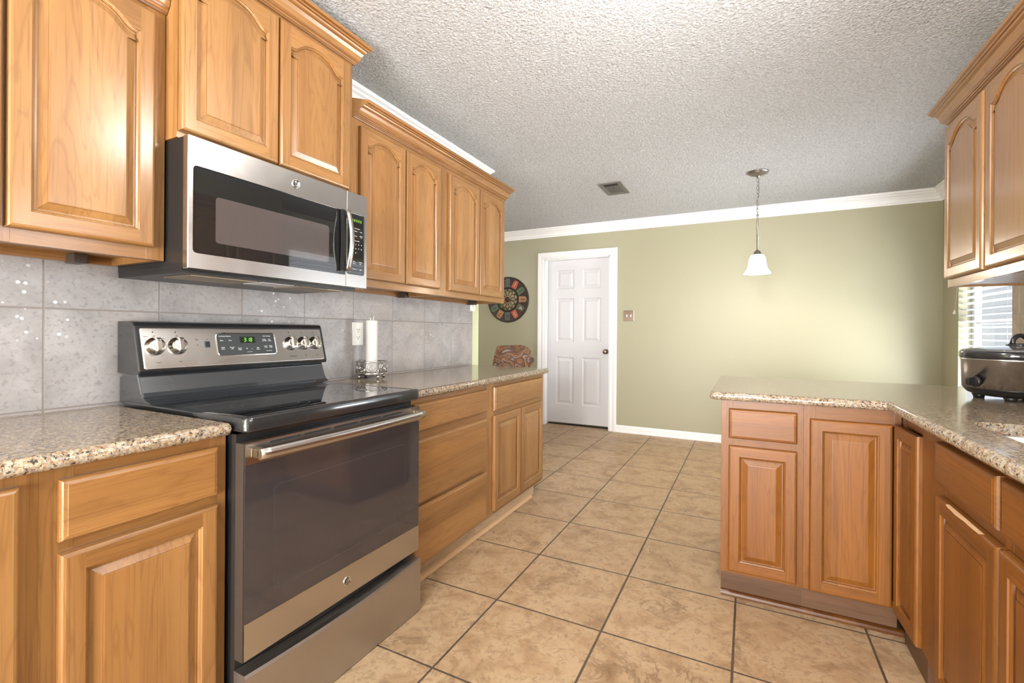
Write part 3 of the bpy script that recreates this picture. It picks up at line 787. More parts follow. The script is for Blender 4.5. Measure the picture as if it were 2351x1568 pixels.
fu2 = cabinet('wall_cabinet', 'honey wood wall cabinet at the open end of the run, two narrow arched doors', 'cabinet', (XU, 2.2205), ROT, 0.782, DU, 1.357, 2.150, 'wood',
        doors=[(0.061, 0.402, 1.391, 2.085, 0.041), (0.410, 0.742, 1.391, 2.085, 0.041)],
        stiles=[(0, 0.085), (0.738, 0.782)], rails=[(0.085, 0.738, 1.357, 1.41), (0.085, 0.738, 2.06, 2.150)], bottom_open=True)
crown(fu, [(0.055, 0), (0.743, 0)], 2.112, [M['wood_x']], sc=0.92, end0=(0.9, 0), hs=0.92)
crown(fu2, [(0, 0), (0.782, 0), (0.782, 0.28)], 2.112, [M['wood_x']], sc=0.92, hs=0.92)
for o, xs in ((lu, (0.90,)), (fu, (0.70,)), (fu2, (0.735,))):
    for xx in xs:
        mb = MB(); mb.box(xx, xx + 0.035, 0.225, 0.285, 1.350, 1.3785, 0, 0.003); mb.build('mounting_block', M['brown_side'], o)

# ---------------------------------------------------------------- granite tops
def slab(name, poly, z, label, th=0.035, hole=None):
    mb = MB(); r = th / 2; rings = []
    for k in range(-3, 4):
        a = R(30 * k)
        rings.append([(x, y, z - r + r * math.sin(a)) for x, y in offset(poly, (r * 0.8) * (1 - math.cos(a)))])
    R_ = mb.loops(rings, hole is None, hole is None, 0, smooth=True)
    for f in mb.bm.faces:
        if len(f.verts) > 4: f.smooth = False
    if hole:
        hs = []
        for ring, zz in ((R_[-1], z), (R_[0], z - th)):
            hv = [mb.bm.verts.new((x, y, zz)) for x, y in hole]; hs.append(hv)
            he = [mb.bm.edges.new((hv[i], hv[(i + 1) % len(hv)])) for i in range(len(hv))]
            oe = [mb.bm.edges.get((ring[i], ring[(i + 1) % len(ring)])) for i in range(len(ring))]
            bmesh.ops.triangle_fill(mb.bm, use_beauty=True, edges=he + oe)
        for i in range(len(hole)):
            j = (i + 1) % len(hole); mb.bm.faces.new((hs[0][i], hs[0][j], hs[1][j], hs[1][i]))
    o = mb.build(name, M['granite'])
    return tag(o, label, 'countertop')
def rnd_poly(pts, rads, seg=6):
    out = []; n = len(pts)
    for i in range(n):
        r = rads[i]
        if r <= 0: out.append(pts[i]); continue
        p0, p1, p2 = Vector(pts[i - 1]), Vector(pts[i]), Vector(pts[(i + 1) % n])
        a = (p0 - p1).normalized(); b = (p2 - p1).normalized()
        q0, q1 = p1 + a * r, p1 + b * r
        for k in range(seg + 1):
            t = k / seg; out.append(tuple((1 - t) ** 2 * q0 + 2 * t * (1 - t) * p1 + t * t * q1))
    return out
ZT = 0.897
slab('countertop', rnd_poly([(XL + 0.010, -0.6), (-1.243, -0.6), (-1.243, 0.783), (XL + 0.010, 0.783)], [0, 0, 0.016, 0]), ZT,
     'speckled brown granite countertop left of the range', )
slab('countertop', rnd_poly([(XL + 0.010, 1.545), (-1.243, 1.545), (-1.243, 3.036), (XL + 0.010, 3.036)], [0, 0.01, 0.03, 0]), ZT,
     'speckled brown granite countertop right of the range, ending before the white door')
SK = rnd_poly([(0.572, 1.12), (0.965, 1.12), (0.965, 1.81), (0.572, 1.81)], [0.055] * 4, 8)
slab('countertop', rnd_poly([(-0.149, 2.178), (0.463, 2.178), (0.463, -0.6), (XR - 0.010, -0.6), (XR - 0.010, 3.045), (-0.149, 3.045)], [0.02, 0.004, 0, 0, 0, 0.03]), ZT,
     'L-shaped speckled granite countertop over the peninsula and sink', hole=SK)

# sink
sk = thing('kitchen_sink', 'white undermount sink set into the granite at the right edge', 'sink', (0.785, 1.46, 0.64))
mb = MB()
rings = []
for ins, z in ((-0.02, 0.8612), (0.004, 0.8612), (0.010, 0.84), (0.018, 0.72), (0.035, 0.690), (0.07, 0.682)):
    rings.append([(x - 0.785, y - 1.46, z - 0.64) for x, y in offset(SK, ins)])
mb.loops(rings, False, True, 0, smooth=True)
rings = [[(x - 0.785, y - 1.46, z - 0.64) for x, y in offset(SK, ins)] for ins, z in ((-0.02, 0.8611), (-0.001, 0.70), (0.02, 0.672), (0.06, 0.665))]
mb.loops(rings, False, True, 0, smooth=True)
mb.build('basin', M['ceramic'], sk)
mb = MB(); mb.lathe([(0.045, 0.044), (0.043, 0.047), (0.034, 0.046), (0.030, 0.043)], 24); mb.build('drain', M['chrome'], sk)

# ---------------------------------------------------------------- peninsula and right run
YP = 2.215
cabinet('peninsula_cabinet', 'shade-toned honey wood peninsula cabinet with a small drawer over one door', 'cabinet', (-0.102, YP), 0, 0.305, 0.60, 0.118, 0.860, 'oak',
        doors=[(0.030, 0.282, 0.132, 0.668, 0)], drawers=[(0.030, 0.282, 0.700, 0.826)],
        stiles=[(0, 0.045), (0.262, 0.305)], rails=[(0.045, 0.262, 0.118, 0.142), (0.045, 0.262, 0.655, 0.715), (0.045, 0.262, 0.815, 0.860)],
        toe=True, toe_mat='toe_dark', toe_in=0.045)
pc = cabinet('corner_cabinet', 'shade-toned honey wood corner cabinet with two tall doors folding round the inner corner', 'cabinet', (0.2032, YP), 0, 0.3118, 0.60, 0.118, 0.860, 'oak',
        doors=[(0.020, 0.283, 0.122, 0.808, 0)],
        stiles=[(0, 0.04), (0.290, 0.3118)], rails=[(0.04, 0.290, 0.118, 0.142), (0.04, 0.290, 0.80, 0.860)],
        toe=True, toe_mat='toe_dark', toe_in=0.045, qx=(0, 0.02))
# the second leaf stands slightly ajar, hinged on the sink side
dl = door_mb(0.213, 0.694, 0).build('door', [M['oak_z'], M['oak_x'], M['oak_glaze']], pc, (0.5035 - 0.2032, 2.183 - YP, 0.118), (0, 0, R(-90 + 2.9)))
XS = 0.512
cabinet('corner_filler_cabinet', 'recessed shade-toned honey wood cabinet side behind the ajar narrow corner door', 'cabinet', (0.5165, 2.214), R(-90), 0.2480, 0.577, 0.118, 0.860, 'oak',
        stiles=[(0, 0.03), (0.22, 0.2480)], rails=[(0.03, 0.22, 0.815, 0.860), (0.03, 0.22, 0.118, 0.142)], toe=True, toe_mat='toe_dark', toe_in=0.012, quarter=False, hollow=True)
cabinet('sink_cabinet', 'shade-toned honey wood sink cabinet with two false drawer fronts over two doors', 'cabinet', (XS, 1.9655), R(-90), 1.014, 0.585, 0.118, 0.860, 'oak',
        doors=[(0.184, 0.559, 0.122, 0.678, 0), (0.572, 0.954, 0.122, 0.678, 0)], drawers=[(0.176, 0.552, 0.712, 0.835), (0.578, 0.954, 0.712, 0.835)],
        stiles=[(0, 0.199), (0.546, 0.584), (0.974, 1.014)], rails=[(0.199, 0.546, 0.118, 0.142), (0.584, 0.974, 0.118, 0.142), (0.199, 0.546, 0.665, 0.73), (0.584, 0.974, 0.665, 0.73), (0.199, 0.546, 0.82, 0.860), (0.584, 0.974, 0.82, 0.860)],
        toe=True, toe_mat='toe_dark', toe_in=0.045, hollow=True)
_sd = [o for o in bpy.data.objects if o.name.startswith('sink_cabinet')][0]
_d = [o for o in _sd.children if o.name.startswith('door')][0]
mb = MB(); pl = [(x, z - 0.017) for x, z in [(0.085, 0.5732), (0.30, 0.5732), (0.295, 0.5700), (0.25, 0.5685), (0.21, 0.5692), (0.19, 0.5680), (0.15, 0.5660), (0.12, 0.5685), (0.10, 0.5680)]]
mb.loops([[(x, y, z) for x, z in pl] for y in (-0.0203, -0.0120)], True, True); mb.build('chipped_edge', M['bare_edge'], _d)
cabinet('base_cabinet', 'shade-toned honey wood base cabinet beyond the sink, outside the right edge', 'cabinet', (XS, 0.951), R(-90), 0.90, 0.585, 0.118, 0.860, 'oak',
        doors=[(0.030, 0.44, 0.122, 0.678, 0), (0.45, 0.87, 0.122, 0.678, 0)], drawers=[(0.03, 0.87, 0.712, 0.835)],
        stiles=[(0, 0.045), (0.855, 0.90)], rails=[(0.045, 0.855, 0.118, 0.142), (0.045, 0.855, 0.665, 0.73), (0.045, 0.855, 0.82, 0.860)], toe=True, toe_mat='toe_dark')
# peninsula back panel
mb = MB(); mb.box(-0.102, 0.95, 2.816, 2.830, 0.0, 0.860); tag(mb.build('peninsula_back_panel', M['oak_z']), 'shade-toned honey wood panel closing the dining side of the peninsula', 'panel')

# upper right cabinet
XRU = 0.802
ru = cabinet('wall_cabinet', 'glossy wood wall cabinet hanging on the right, two arched doors', 'cabinet', (XRU, 2.762), R(-90), 0.875, XR - XRU - 0.010, 1.362, 2.150, 'wood',
        doors=[(0.018, 0.392, 1.397, 2.075, 0.052), (0.424, 0.804, 1.397, 2.075, 0.052)],
        stiles=[(0, 0.045), (0.372, 0.452), (0.785, 0.875)], rails=[(0.045, 0.372, 1.362, 1.41), (0.452, 0.785, 1.362, 1.41), (0.045, 0.372, 2.06, 2.150), (0.452, 0.785, 2.06, 2.150)], bottom_open=True)
crown(ru, [(0, 0.28), (0, 0), (0.875, 0)], 2.098, [M['wood_x']], hs=0.92)
mb = MB(); mb.box(0.019, 0.856, 0.021, 0.270, 1.3700, 1.3835); mb.build('underside_panel', M['underside'], ru)

# ---------------------------------------------------------------- monogram badge
def badge(parent, loc, rad, rotz, name='round_badge'):
    """round maker's badge: chrome rim, dark field, script letters; local front -y"""
    mb = MB()
    mb.lathe([(rad, 0), (rad, 0.002), (rad * 0.95, 0.0032), (rad * 0.84, 0.0032), (rad * 0.80, 0.0022), (0.0005, 0.0022)], 36, axis='y')
    for k in range(4):
        a = R(45 + 90 * k)
        pts = [(rad * (0.64 * math.cos(a + b) ), -0.0026, rad * (0.64 * math.sin(a + b))) for b in [R(x) for x in range(-30, 31, 10)]]
        mb.tube(pts, rad * 0.035, 6, 1)
        c0 = Vector((rad * 0.60 * math.cos(a + R(38)), -0.0026, rad * 0.60 * math.sin(a + R(38))))
        mb.tube([tuple(c0 + Vector((rad * 0.07 * math.cos(b), 0, rad * 0.07 * math.sin(b)))) for b in [R(x) for x in range(0, 361, 45)]], rad * 0.03, 5, 1)
    mx = Matrix.Rotation(R(90), 4, 'X')
    sh = Matrix(((1, 0.25, 0, 0), (0, 1, 0, 0), (0, 0, 1, 0), (0, 0, 0, 1)))
    mb.text('G', rad * 0.95, (-rad * 0.17, -0.0024, 0), mx @ sh, 1)
    mb.text('E', rad * 0.80, (rad * 0.20, -0.0024, -rad * 0.02), mx @ sh, 1)
    return mb.build(name, [M['chrome'], M['ink']], parent, loc, (0, 0, rotz))
TX = Matrix.Rotation(R(90), 4, 'X')   # text plane facing -y

# ---------------------------------------------------------------- range
# local frame: x along the front (world +y), y into the wall, z up; origin at left front
RY0, RY1 = 0.7875, 1.5395
rg = thing('electric_range', 'freestanding stainless electric range with black glass cooktop and oven door', 'stove', (-1.235, RY0, 0), ROT)
RW = RY1 - RY0 - 0.006
mb = MB(); mb.box(0.004, RW - 0.004, 0.012, 0.645, 0.03, 0.862); mb.build('body', M['black_enamel'], rg)
for x in (0.04, RW - 0.07):
    for y in (0.05, 0.58): mb = MB(); mb.lathe([(0.018, 0.0005), (0.018, 0.008), (0.008, 0.010), (0.008, 0.031)], 16, (x, y, 0)); mb.build('levelling_foot', M['black_plastic'], rg)
# cooktop
mb = MB()
poly = rnd_poly([(0.0, -0.036), (RW, -0.036), (RW, 0.60), (0.0, 0.60)], [0.022, 0.022, 0, 0])
rings = [[(x, y, z) for x, y in offset(poly, i)] for i, z in ((0.003, 0.870), (0.0, 0.873), (0.0, 0.876), (0.0, 0.904), (0.0015, 0.9085), (0.006, 0.911), (0.020, 0.9115))]
mb.loops(rings, True, False, 0, smooth=True)
inner = offset(poly, 0.020)
mb.loops([[(x, y, z) for x, y in offset(poly, i)] for i, z in ((0.020, 0.9115), (0.023, 0.9105))], False, True, 1)
ct = mb.build('cooktop', [M['black_enamel'], M['black_glass']], rg)
for (x, y, r_) in ((0.20, 0.14, 0.115), (0.56, 0.14, 0.095), (0.20, 0.43, 0.078), (0.55, 0.44, 0.10)):
    for q in (r_, r_ * 0.72):
        mb = MB(); mb.loops([[(x + rr * math.cos(2 * PI * k / 64), y + rr * math.sin(2 * PI * k / 64), 0.9109) for k in range(64)] for rr in (q, q - 0.0018)], False, False)
        mb.build('burner_ring', M['ring'], rg)
# rear riser (concave) and control console
mb = MB()
prof = [(0.425, 0.9112), (0.462, 0.9135), (0.486, 0.9195), (0.500, 0.929), (0.508, 0.941), (0.516, 0.960), (0.534, 1.006), (0.60, 1.006), (0.65, 0.99), (0.65, 0.90), (0.425, 0.90)]
rings = [[(x, y, z) for y, z in prof] for x in (0.006, RW - 0.006)]
mb.loops(rings, True, True, 0, smooth=False)
ri = mb.build('rear_riser', M['riser'], rg, bevel=0.006)
mb = MB()
prof = [(0.512, 1.002), (0.508, 1.012), (0.510, 1.020), (0.546, 1.160), (0.553, 1.172), (0.565, 1.176), (0.650, 1.176), (0.650, 1.002)]
mb.loops([[(x, y, z) for y, z in prof] for x in (0.0, 0.004, RW - 0.004, RW)], True, True, 0)
cons = mb.build('console_housing', M['black_enamel'], rg, bevel=0.005)
# sloped steel fascia: frame with origin at lower left, local x along, local z up the slope
slope = math.atan2(0.036, 0.140)
fas = bpy.data.objects.new('control_panel', None)
mb = MB()
FW, FH = RW - 0.028, 0.142
pl = rnd_poly([(0, 0), (FW, 0), (FW, FH), (0, FH)], [0.008] * 4, 4)
mb.loops([[(x, y, z) for x, z in offset(pl, i)] for i, y in ((0, 0.003), (0, -0.001), (0.0015, -0.0028), (0.004, -0.003))], True, True, 0)
cp = mb.build('control_panel', M['steel'], rg, (0.014, 0.5088, 1.0165), (-slope, 0, 0))
def on_panel(mb, name, mats, x, z, y=-0.003, par=None): return mb.build(name, mats, par or cp, (x, y, z))
# knobs
def knob(mb_):
    mb_.lathe([(0.030, 0.0), (0.030, 0.003), (0.0265, 0.006), (0.026, 0.015), (0.0235, 0.019), (0.019, 0.0205), (0.0005, 0.021)], 32, axis='y')
    # grip bar
    for_box = [(-0.0085, -0.025), (0.0085, -0.025), (0.0085, 0.026), (-0.0085, 0.026)]
    rings = []
    for y, sc in ((-0.012, 1.0), (-0.025, 0.94), (-0.029, 0.86), (-0.030, 0.7)):
        rings.append([(x * sc, y, z * sc) for x, z in for_box])
    mb_.loops(rings, True, True, 0)
    mb_.box(-0.001, 0.001, -0.0305, -0.026, 0.012, 0.0205, 1)
    return mb_
for x in (0.038, 0.107, 0.552, 0.616, 0.676):
    on_panel(knob(MB()), 'control_knob', [M['knob_metal'], M['ink']], x, 0.077)
# display window
dx, dz = 0.360, 0.079
DW, DH = 0.238, 0.084
mb = MB(); pl = rnd_poly([(0, 0), (DW, 0), (DW, DH), (0, DH)], [0.014] * 4, 5)
mb.loops([[(x, y, z) for x, z in offset(pl, i)] for i, y in ((-0.003, 0.0), (-0.003, -0.0016), (0, -0.0022), (0.001, -0.0012))], False, False, 1)
mb.loops([[(x, y, z) for x, z in offset(pl, i)] for i, y in ((0.001, -0.0012), (0.002, -0.0011))], False, True, 0)
mb.box(0.088, 0.150, -0.0020, -0.0012, 0.046, 0.071, 2)
dp = on_panel(mb, 'display_window', [M['dark_grey'], M['chrome'], M['display']], dx - DW / 2, dz - DH / 2, -0.003)
mb = MB()
SEG = {'3': 'abgcd', '1': 'bc', '8': 'abcdefg', '6': 'acdefg'}
def seg7(mb_, ch, x, z, w, h, t):
    sl = 0.12
    P = {'a': (0, h, w, h), 'd': (0, 0, w, 0), 'g': (0, h / 2, w, h / 2), 'f': (0, h / 2, 0, h), 'e': (0, 0, 0, h / 2), 'b': (w, h / 2, w, h), 'c': (w, 0, w, h / 2)}
    for s_ in SEG[ch]:
        a, b, c, d = P[s_]
        if b == d: q = [(a + t * .6, b - t / 2), (c - t * .6, b - t / 2), (c - t * .6, b + t / 2), (a + t * .6, b + t / 2)]
        else: q = [(a - t / 2, b + t * .6), (a + t / 2, b + t * .6), (a + t / 2, d - t * .6), (a - t / 2, d - t * .6)]
        mb_.poly([(x + u + sl * v, -0.00215, z + v) for u, v in q])
for i, ch in enumerate('318'): seg7(mb, ch, (0.104, 0.1175, 0.129)[i], 0.0515, 0.0068, 0.0145, 0.0018)
mb.box(0.1145, 0.116, -0.0022, -0.0021, 0.0545, 0.0562); mb.box(0.1152, 0.1167, -0.0022, -0.0021, 0.061, 0.0627)
mb.build('clock_digits', M['led'], dp)
mb = MB()
Tt = lambda s_, sz, x, z, al='CENTER': mb.text(s_, sz, (x, -0.0014, z), TX, 0, al)
Tt('Cooking Options', 0.0066, 0.008, 0.0735, 'LEFT'); Tt('User Settings', 0.0062, 0.186, 0.0735, 'LEFT')
for s_, x, z in (('Bake', 0.018, 0.057), ('Start', 0.050, 0.057), ('Broil', 0.020, 0.030), ('Hi/Lo', 0.020, 0.024), ('Cancel', 0.054, 0.030), ('Off', 0.054, 0.024),
                 ('Steam', 0.084, 0.026), ('Clean', 0.084, 0.020), ('Self', 0.158, 0.026), ('Clean', 0.158, 0.020), ('Timer', 0.190, 0.060), ('On/Off', 0.190, 0.054),
                 ('Set', 0.213, 0.060), ('Clock', 0.213, 0.054), ('Cook', 0.193, 0.032), ('Time', 0.193, 0.026), ('Delay', 0.215, 0.032), ('Time', 0.215, 0.026)):
    Tt(s_, 0.0062, x, z)
Tt('+', 0.013, 0.112, 0.023); Tt('-', 0.014, 0.133, 0.023); Tt('Control Lock', 0.0045, 0.205, 0.0125); Tt('Lock Controls', 0.0035, 0.122, 0.010)
mb.build('display_lettering', M['print_white'], dp)
# printed marks around knobs
mb = MB()
for x, nm in ((0.038, 'Front'), (0.107, 'Rear'), (0.552, 'Warming Zone'), (0.616, 'Rear'), (0.676, 'Front')):
    mb.text(nm, 0.0055, (x + 0.004, -0.0032, 0.022), TX, 0); mb.text('Off', 0.005, (x, -0.0032, 0.112), TX, 0)
    mb.lathe([(0.0022, 0.0033), (0.0004, 0.0034)], 12, (x - 0.002, 0, 0.126), axis='y')
mb.text('Simmer', 0.0042, (0.014, -0.0032, 0.111), TX, 0); mb.text('Boil', 0.0042, (0.064, -0.0032, 0.103), TX, 0)
mb.text('Surface\nOn', 0.004, (0.172, -0.0032, 0.098), TX, 0); mb.text('Light', 0.004, (0.206, -0.0032, 0.099), TX, 0)
mb.box(0.1705, 0.1735, -0.0034, -0.003, 0.076, 0.080)
mb.build('panel_lettering', M['ink'], cp)
mb = MB(); mb.box(0.197, 0.215, -0.0055, -0.003, 0.069, 0.092, 1, 0.001); mb.box(0.200, 0.212, -0.0085, -0.005, 0.073, 0.088, 0, 0.001)
mb.build('oven_light_switch', [M['black_plastic'], M['dark_grey']], cp)
# oven door
od = None
mb = MB(); mb.box(0.0, RW, -0.026, 0.008, 0.250, 0.840, 0); mb.build('oven_door', M['brown_side'], rg)
od = [o for o in rg.children if o.name.startswith('oven_door')][0]
mb = MB()  # top steel band with vent slots
z0, z1 = 0.782, 0.842
sl = [(0.075, 0.175), (0.190, 0.290), (0.305, 0.405), (0.420, 0.520), (0.535, 0.640)]
sz0, sz1 = 0.8275, 0.8345
mb.box(0.003, RW - 0.001, -0.030, -0.0262, z0, sz0); mb.box(0.003, RW - 0.001, -0.030, -0.0262, sz1, z1)
prev = 0.003
for a, b in sl + [(RW - 0.001, None)]:
    mb.box(prev, a, -0.030, -0.0262, sz0, sz1); prev = b
mb.build('top_band', M['steel'], od)
for a, b in sl: mb = MB(); mb.box(a, b, -0.0268, -0.0262, sz0, sz1); mb.build('vent_slot', M['ink'], od)
mb = MB(); mb.box(0.003, RW - 0.001, -0.030, -0.0262, 0.2515, 0.352, 0, 0.0012); mb.build('lower_band', M['steel'], od)
mb = MB(); mb.box(0.003, RW - 0.001, -0.0288, -0.0262, 0.352, 0.782); mb.build('oven_window', M['oven_glass'], od)
# inner window outline behind the glass
mb = MB(); pl = rnd_poly([(0.09, 0.405), (RW - 0.085, 0.405), (RW - 0.085, 0.705), (0.09, 0.705)], [0.02] * 4, 4)
a_, b_ = pl, offset(pl, 0.0012)
mb.loops([[(x, -0.02895, z) for x, z in a_], [(x, -0.02895, z) for x, z in b_]], False, False)
mb.build('window_outline', M['dark_grey'], od)
mb = MB()
hx0, hx1, hz = 0.022, RW - 0.010, 0.812
rings = []
for k in range(25):
    t_ = k / 24; x = hx0 + (hx1 - hx0) * t_
    bow = -0.062 - 0.012 * math.sin(PI * t_)
    ring = []
    for q in range(16):
        a = 2 * PI * q / 16
        ring.append((x, bow + 0.009 * math.cos(a), hz + 0.0155 * math.sin(a)))
    rings.append(ring)
mb.loops(rings, True, True, 0, smooth=True)
mb.build('door_handle', M['steel'], od)
mb = MB()
for x in (hx0 + 0.004, hx1 - 0.018):
    mb.box(x - 0.004, x + 0.018, -0.060, -0.0302, hz - 0.013, hz + 0.013, 0, 0.004)
mb.build('handle_bracket', M['knob'], od)
badge(od, (0.362, -0.030, 0.302), 0.0155, 0)
# storage drawer with a dipped top edge
mb = MB()
n = 24; topf = lambda t_: 0.2185 - 0.014 * math.sin(PI * t_)
fr, bk = [], []
for k in range(n + 1):
    x = 0.0 + RW * k / n; zt = topf(k / n)
    fr.append(((x, -0.038, 0.004), (x, -0.040, 0.010), (x, -0.040, zt - 0.008), (x, -0.036, zt), (x, 0.010, zt), (x, 0.010, 0.004)))
mb.loops(fr, True, True, 0)
mb.build('storage_drawer', M['steel_dirty'], rg)
mb = MB(); mb.box(0.01, RW - 0.01, 0.0115, 0.02, 0.0305, 0.86); mb.build('inner_front', M['black_plastic'], rg)
for o in list(rg.children):
    if o.name.startswith('inner_front'): bpy.data.objects.remove(o)

# ---------------------------------------------------------------- microwave
MWW, MZ0, MZ1 = 0.722, 1.330, 1.7265
mw = thing('microwave_oven', 'stainless over-the-range microwave hung under the raised cabinet', 'microwave', (-1.500, 0.786, 0), ROT)
mb = MB(); mb.box(0.002, MWW - 0.002, 0.0, 0.385, MZ0 + 0.006, MZ1 - 0.001, 0, 0.002)
mb.box(0.004, MWW - 0.03, 0.012, 0.385, MZ0 - 0.010, MZ0 + 0.006, 0)
mb.build('body', M['black_plastic'], mw)
for a, b in ((0.05, 0.27), (0.44, 0.66)): mb = MB(); mb.box(a, b, 0.05, 0.20, MZ0 - 0.013, MZ0 - 0.010); mb.build('grease_filter', M['filter'], mw)
mb = MB(); mb.box(0.29, 0.42, 0.05, 0.16, MZ0 - 0.012, MZ0 - 0.010); mb.build('task_light_lens', M['underside'], mw)
sx = 0.607  # split between door and control panel
def frame_plate(x0, x1, z0, z1, a0, a1, b0, b1, rad, y0, y1, nseg=5, sharp=()):
    mb = MB(); outer = rnd_poly([(x0, z0), (x1, z0), (x1, z1), (x0, z1)], [0.003] * 4, nseg); inn = rnd_poly([(a0, b0), (a1, b0), (a1, b1), (a0, b1)], [rad if i not in sharp else 0.002 for i in range(4)], nseg)
    rs = [[(x, y1, z) for x, z in outer], [(x, y0 + 0.002, z) for x, z in outer], [(x, y0, z) for x, z in offset(outer, 0.002)], [(x, y0, z) for x, z in inn],
          [(x, y0 + 0.003, z) for x, z in inn]]
    mb.loops(rs, False, False)
    return mb
mb = frame_plate(0.0, sx - 0.001, MZ0, MZ1, 0.014, sx - 0.006, 1.378, 1.640, 0.014, -0.025, 0.0, sharp=(1, 2))
dr = mb.build('door', M['steel'], mw)
mb = MB(); mb.box(0.012, sx - 0.005, -0.022, -0.006, 1.376, 1.642); gl = mb.build('door_glass', M['black_glass'], dr)
mb = MB(); pl = rnd_poly([(0.082, 1.418), (0.520, 1.418), (0.520, 1.562), (0.082, 1.562)], [0.012] * 4, 4)
mb.loops([[(x, y, z) for x, z in pl] for y in (-0.0221, -0.0224)], True, True); mb.build('mesh_window', M['screen'], dr)
badge(dr, (0.366, -0.0252, 1.683), 0.0165, 0)
mb = frame_plate(sx + 0.001, MWW, MZ0, MZ1, sx + 0.004, MWW - 0.016, 1.384, 1.640, 0.012, -0.025, 0.0, sharp=(0, 3))
cpn = mb.build('control_panel', M['steel'], mw)
mb = MB(); mb.box(sx + 0.002, MWW - 0.014, -0.022, -0.006, 1.382, 1.642); mb.build('control_glass', M['black_glass'], cpn)
mb = MB()
for k in range(5): mb.text('8', 0.016, (0.642 + 0.0115 * k, -0.0223, 1.612), TX, 0)
mb.build('display_digits', M['led_dim'], cpn)
mb = MB()
for s_, sz, x, z in (('Power Saver', 0.006, 0.668, 1.580), ('Defrost', 0.0055, 0.660, 1.568), ('Cook', 0.0055, 0.690, 1.568), ('Timer', 0.0055, 0.660, 1.548), ('Add 30\nSec', 0.0055, 0.690, 1.548),
                     ('Express Cook', 0.006, 0.663, 1.528)):
    mb.text(s_, sz, (x, -0.0223, z), TX, 0)
for i, d in enumerate('1234567890'):
    mb.text(d, 0.0085, (0.645 + 0.0155 * (i % 4), -0.0223, 1.513 - 0.018 * (i // 4)), TX, 0)
for s_, x, z in (('Start', 0.652, 1.440), ('Pause', 0.652, 1.432), ('Cancel', 0.686, 1.440), ('Off', 0.686, 1.432), ('Vent Fan', 0.654, 1.408), ('Light', 0.688, 1.408)):
    mb.text(s_, 0.006, (x, -0.0223, z), TX, 0)
mb.build('keypad_lettering', M['print_white'], cpn)
mb = MB(); hx = sx - 0.012
rings = []
for k in range(17):
    t_ = k / 16; z = 1.392 + 0.248 * t_; bow = -0.046 - 0.022 * math.sin(PI * t_)
    rings.append([(hx + u, bow + v, z) for u, v in ((-0.011, 0.003), (-0.010, -0.004), (0, -0.0065), (0.010, -0.004), (0.011, 0.003), (0, 0.004))])
mb.loops(rings, True, True, 0, smooth=True); mb.build('door_handle', M['steel_z'], dr)
mb = MB()
for z0_, z1_ in ((1.392, 1.414), (1.618, 1.640)): mb.box(hx - 0.010, hx + 0.010, -0.050, -0.0252, z0_, z1_, 0, 0.002)
rings = []
for k in range(17):
    t_ = k / 16; z = 1.392 + 0.248 * t_; bow = -0.031 - 0.004 * math.sin(PI * t_)
    rings.append([(hx - 0.012 + u, bow + v, z) for u, v in ((-0.010, 0.0055), (-0.010, -0.006), (0.010, -0.006), (0.010, 0.0055))])
mb.loops(rings, True, True, 0)
mb.build('handle_backing', M['black_plastic'], dr)

# ---------------------------------------------------------------- outlets and switch
def outlet(label, loc, rotz, w=0.076, h=0.124):
    o = thing('wall_outlet', label, 'outlet', loc, rotz)
    mb = MB(); mb.box(-w / 2, w / 2, -0.006, 0, -h / 2, h / 2, 0, 0.0025)
    mb.build('cover_plate', M['white_plastic'], o)
    for s_ in (-1, 1):
        mb = MB(); pl = rnd_poly([(-0.017, -0.014), (0.017, -0.014), (0.017, 0.014), (-0.017, 0.014)], [0.009] * 4, 4)
        mb.loops([[(x, y, z + 0.020 * s_) for x, z in pl] for y in (-0.0055, -0.0072)], True, True, 0)
        for a, b, c, d in ((-0.0085, -0.006, -0.002, 0.008), (0.0055, 0.0085, -0.002, 0.007)): mb.box(a, b, -0.0076, -0.0071, c + 0.020 * s_, d + 0.020 * s_, 1)
        mb.box(-0.0025, 0.0025, -0.0076, -0.0071, -0.0105 + 0.020 * s_, -0.0055 + 0.020 * s_, 1)
        mb.build('receptacle', [M['white_plastic'], M['ink']], o)
    mb = MB(); mb.lathe([(0.003, 0.0061), (0.003, 0.007), (0.0005, 0.0072)], 12, axis='y'); mb.build('screw', M['chrome'], o)
    return o
outlet('white duplex outlet on the tile behind the paper towel roll', (XL + 0.0092, 1.865, 1.133), ROT)
outlet('white outlet tucked under the end of the wall cabinets', (XL + 0.0092, 3.040, 1.366), ROT, 0.070, 0.118)
sw = thing('light_switch', 'bronze double toggle switch plate beside the white door', 'switch', (-1.222, YF - 0.0005, 1.345))
mb = MB(); mb.box(-0.058, 0.058, -0.006, 0, -0.060, 0.060, 0, 0.003)
mb.build('cover_plate', simple('mirrored_bronze', (0.30, 0.22, 0.17), 0.2, 0.9), sw)
for x in (-0.023, 0.023):
    mb = MB(); mb.box(x - 0.006, x + 0.006, -0.0075, -0.0055, -0.013, 0.013); mb.box(x - 0.0045, x + 0.0045, -0.018, -0.007, -0.001, 0.010, 0, 0.001); mb.build('toggle', M['white_plastic'], sw)

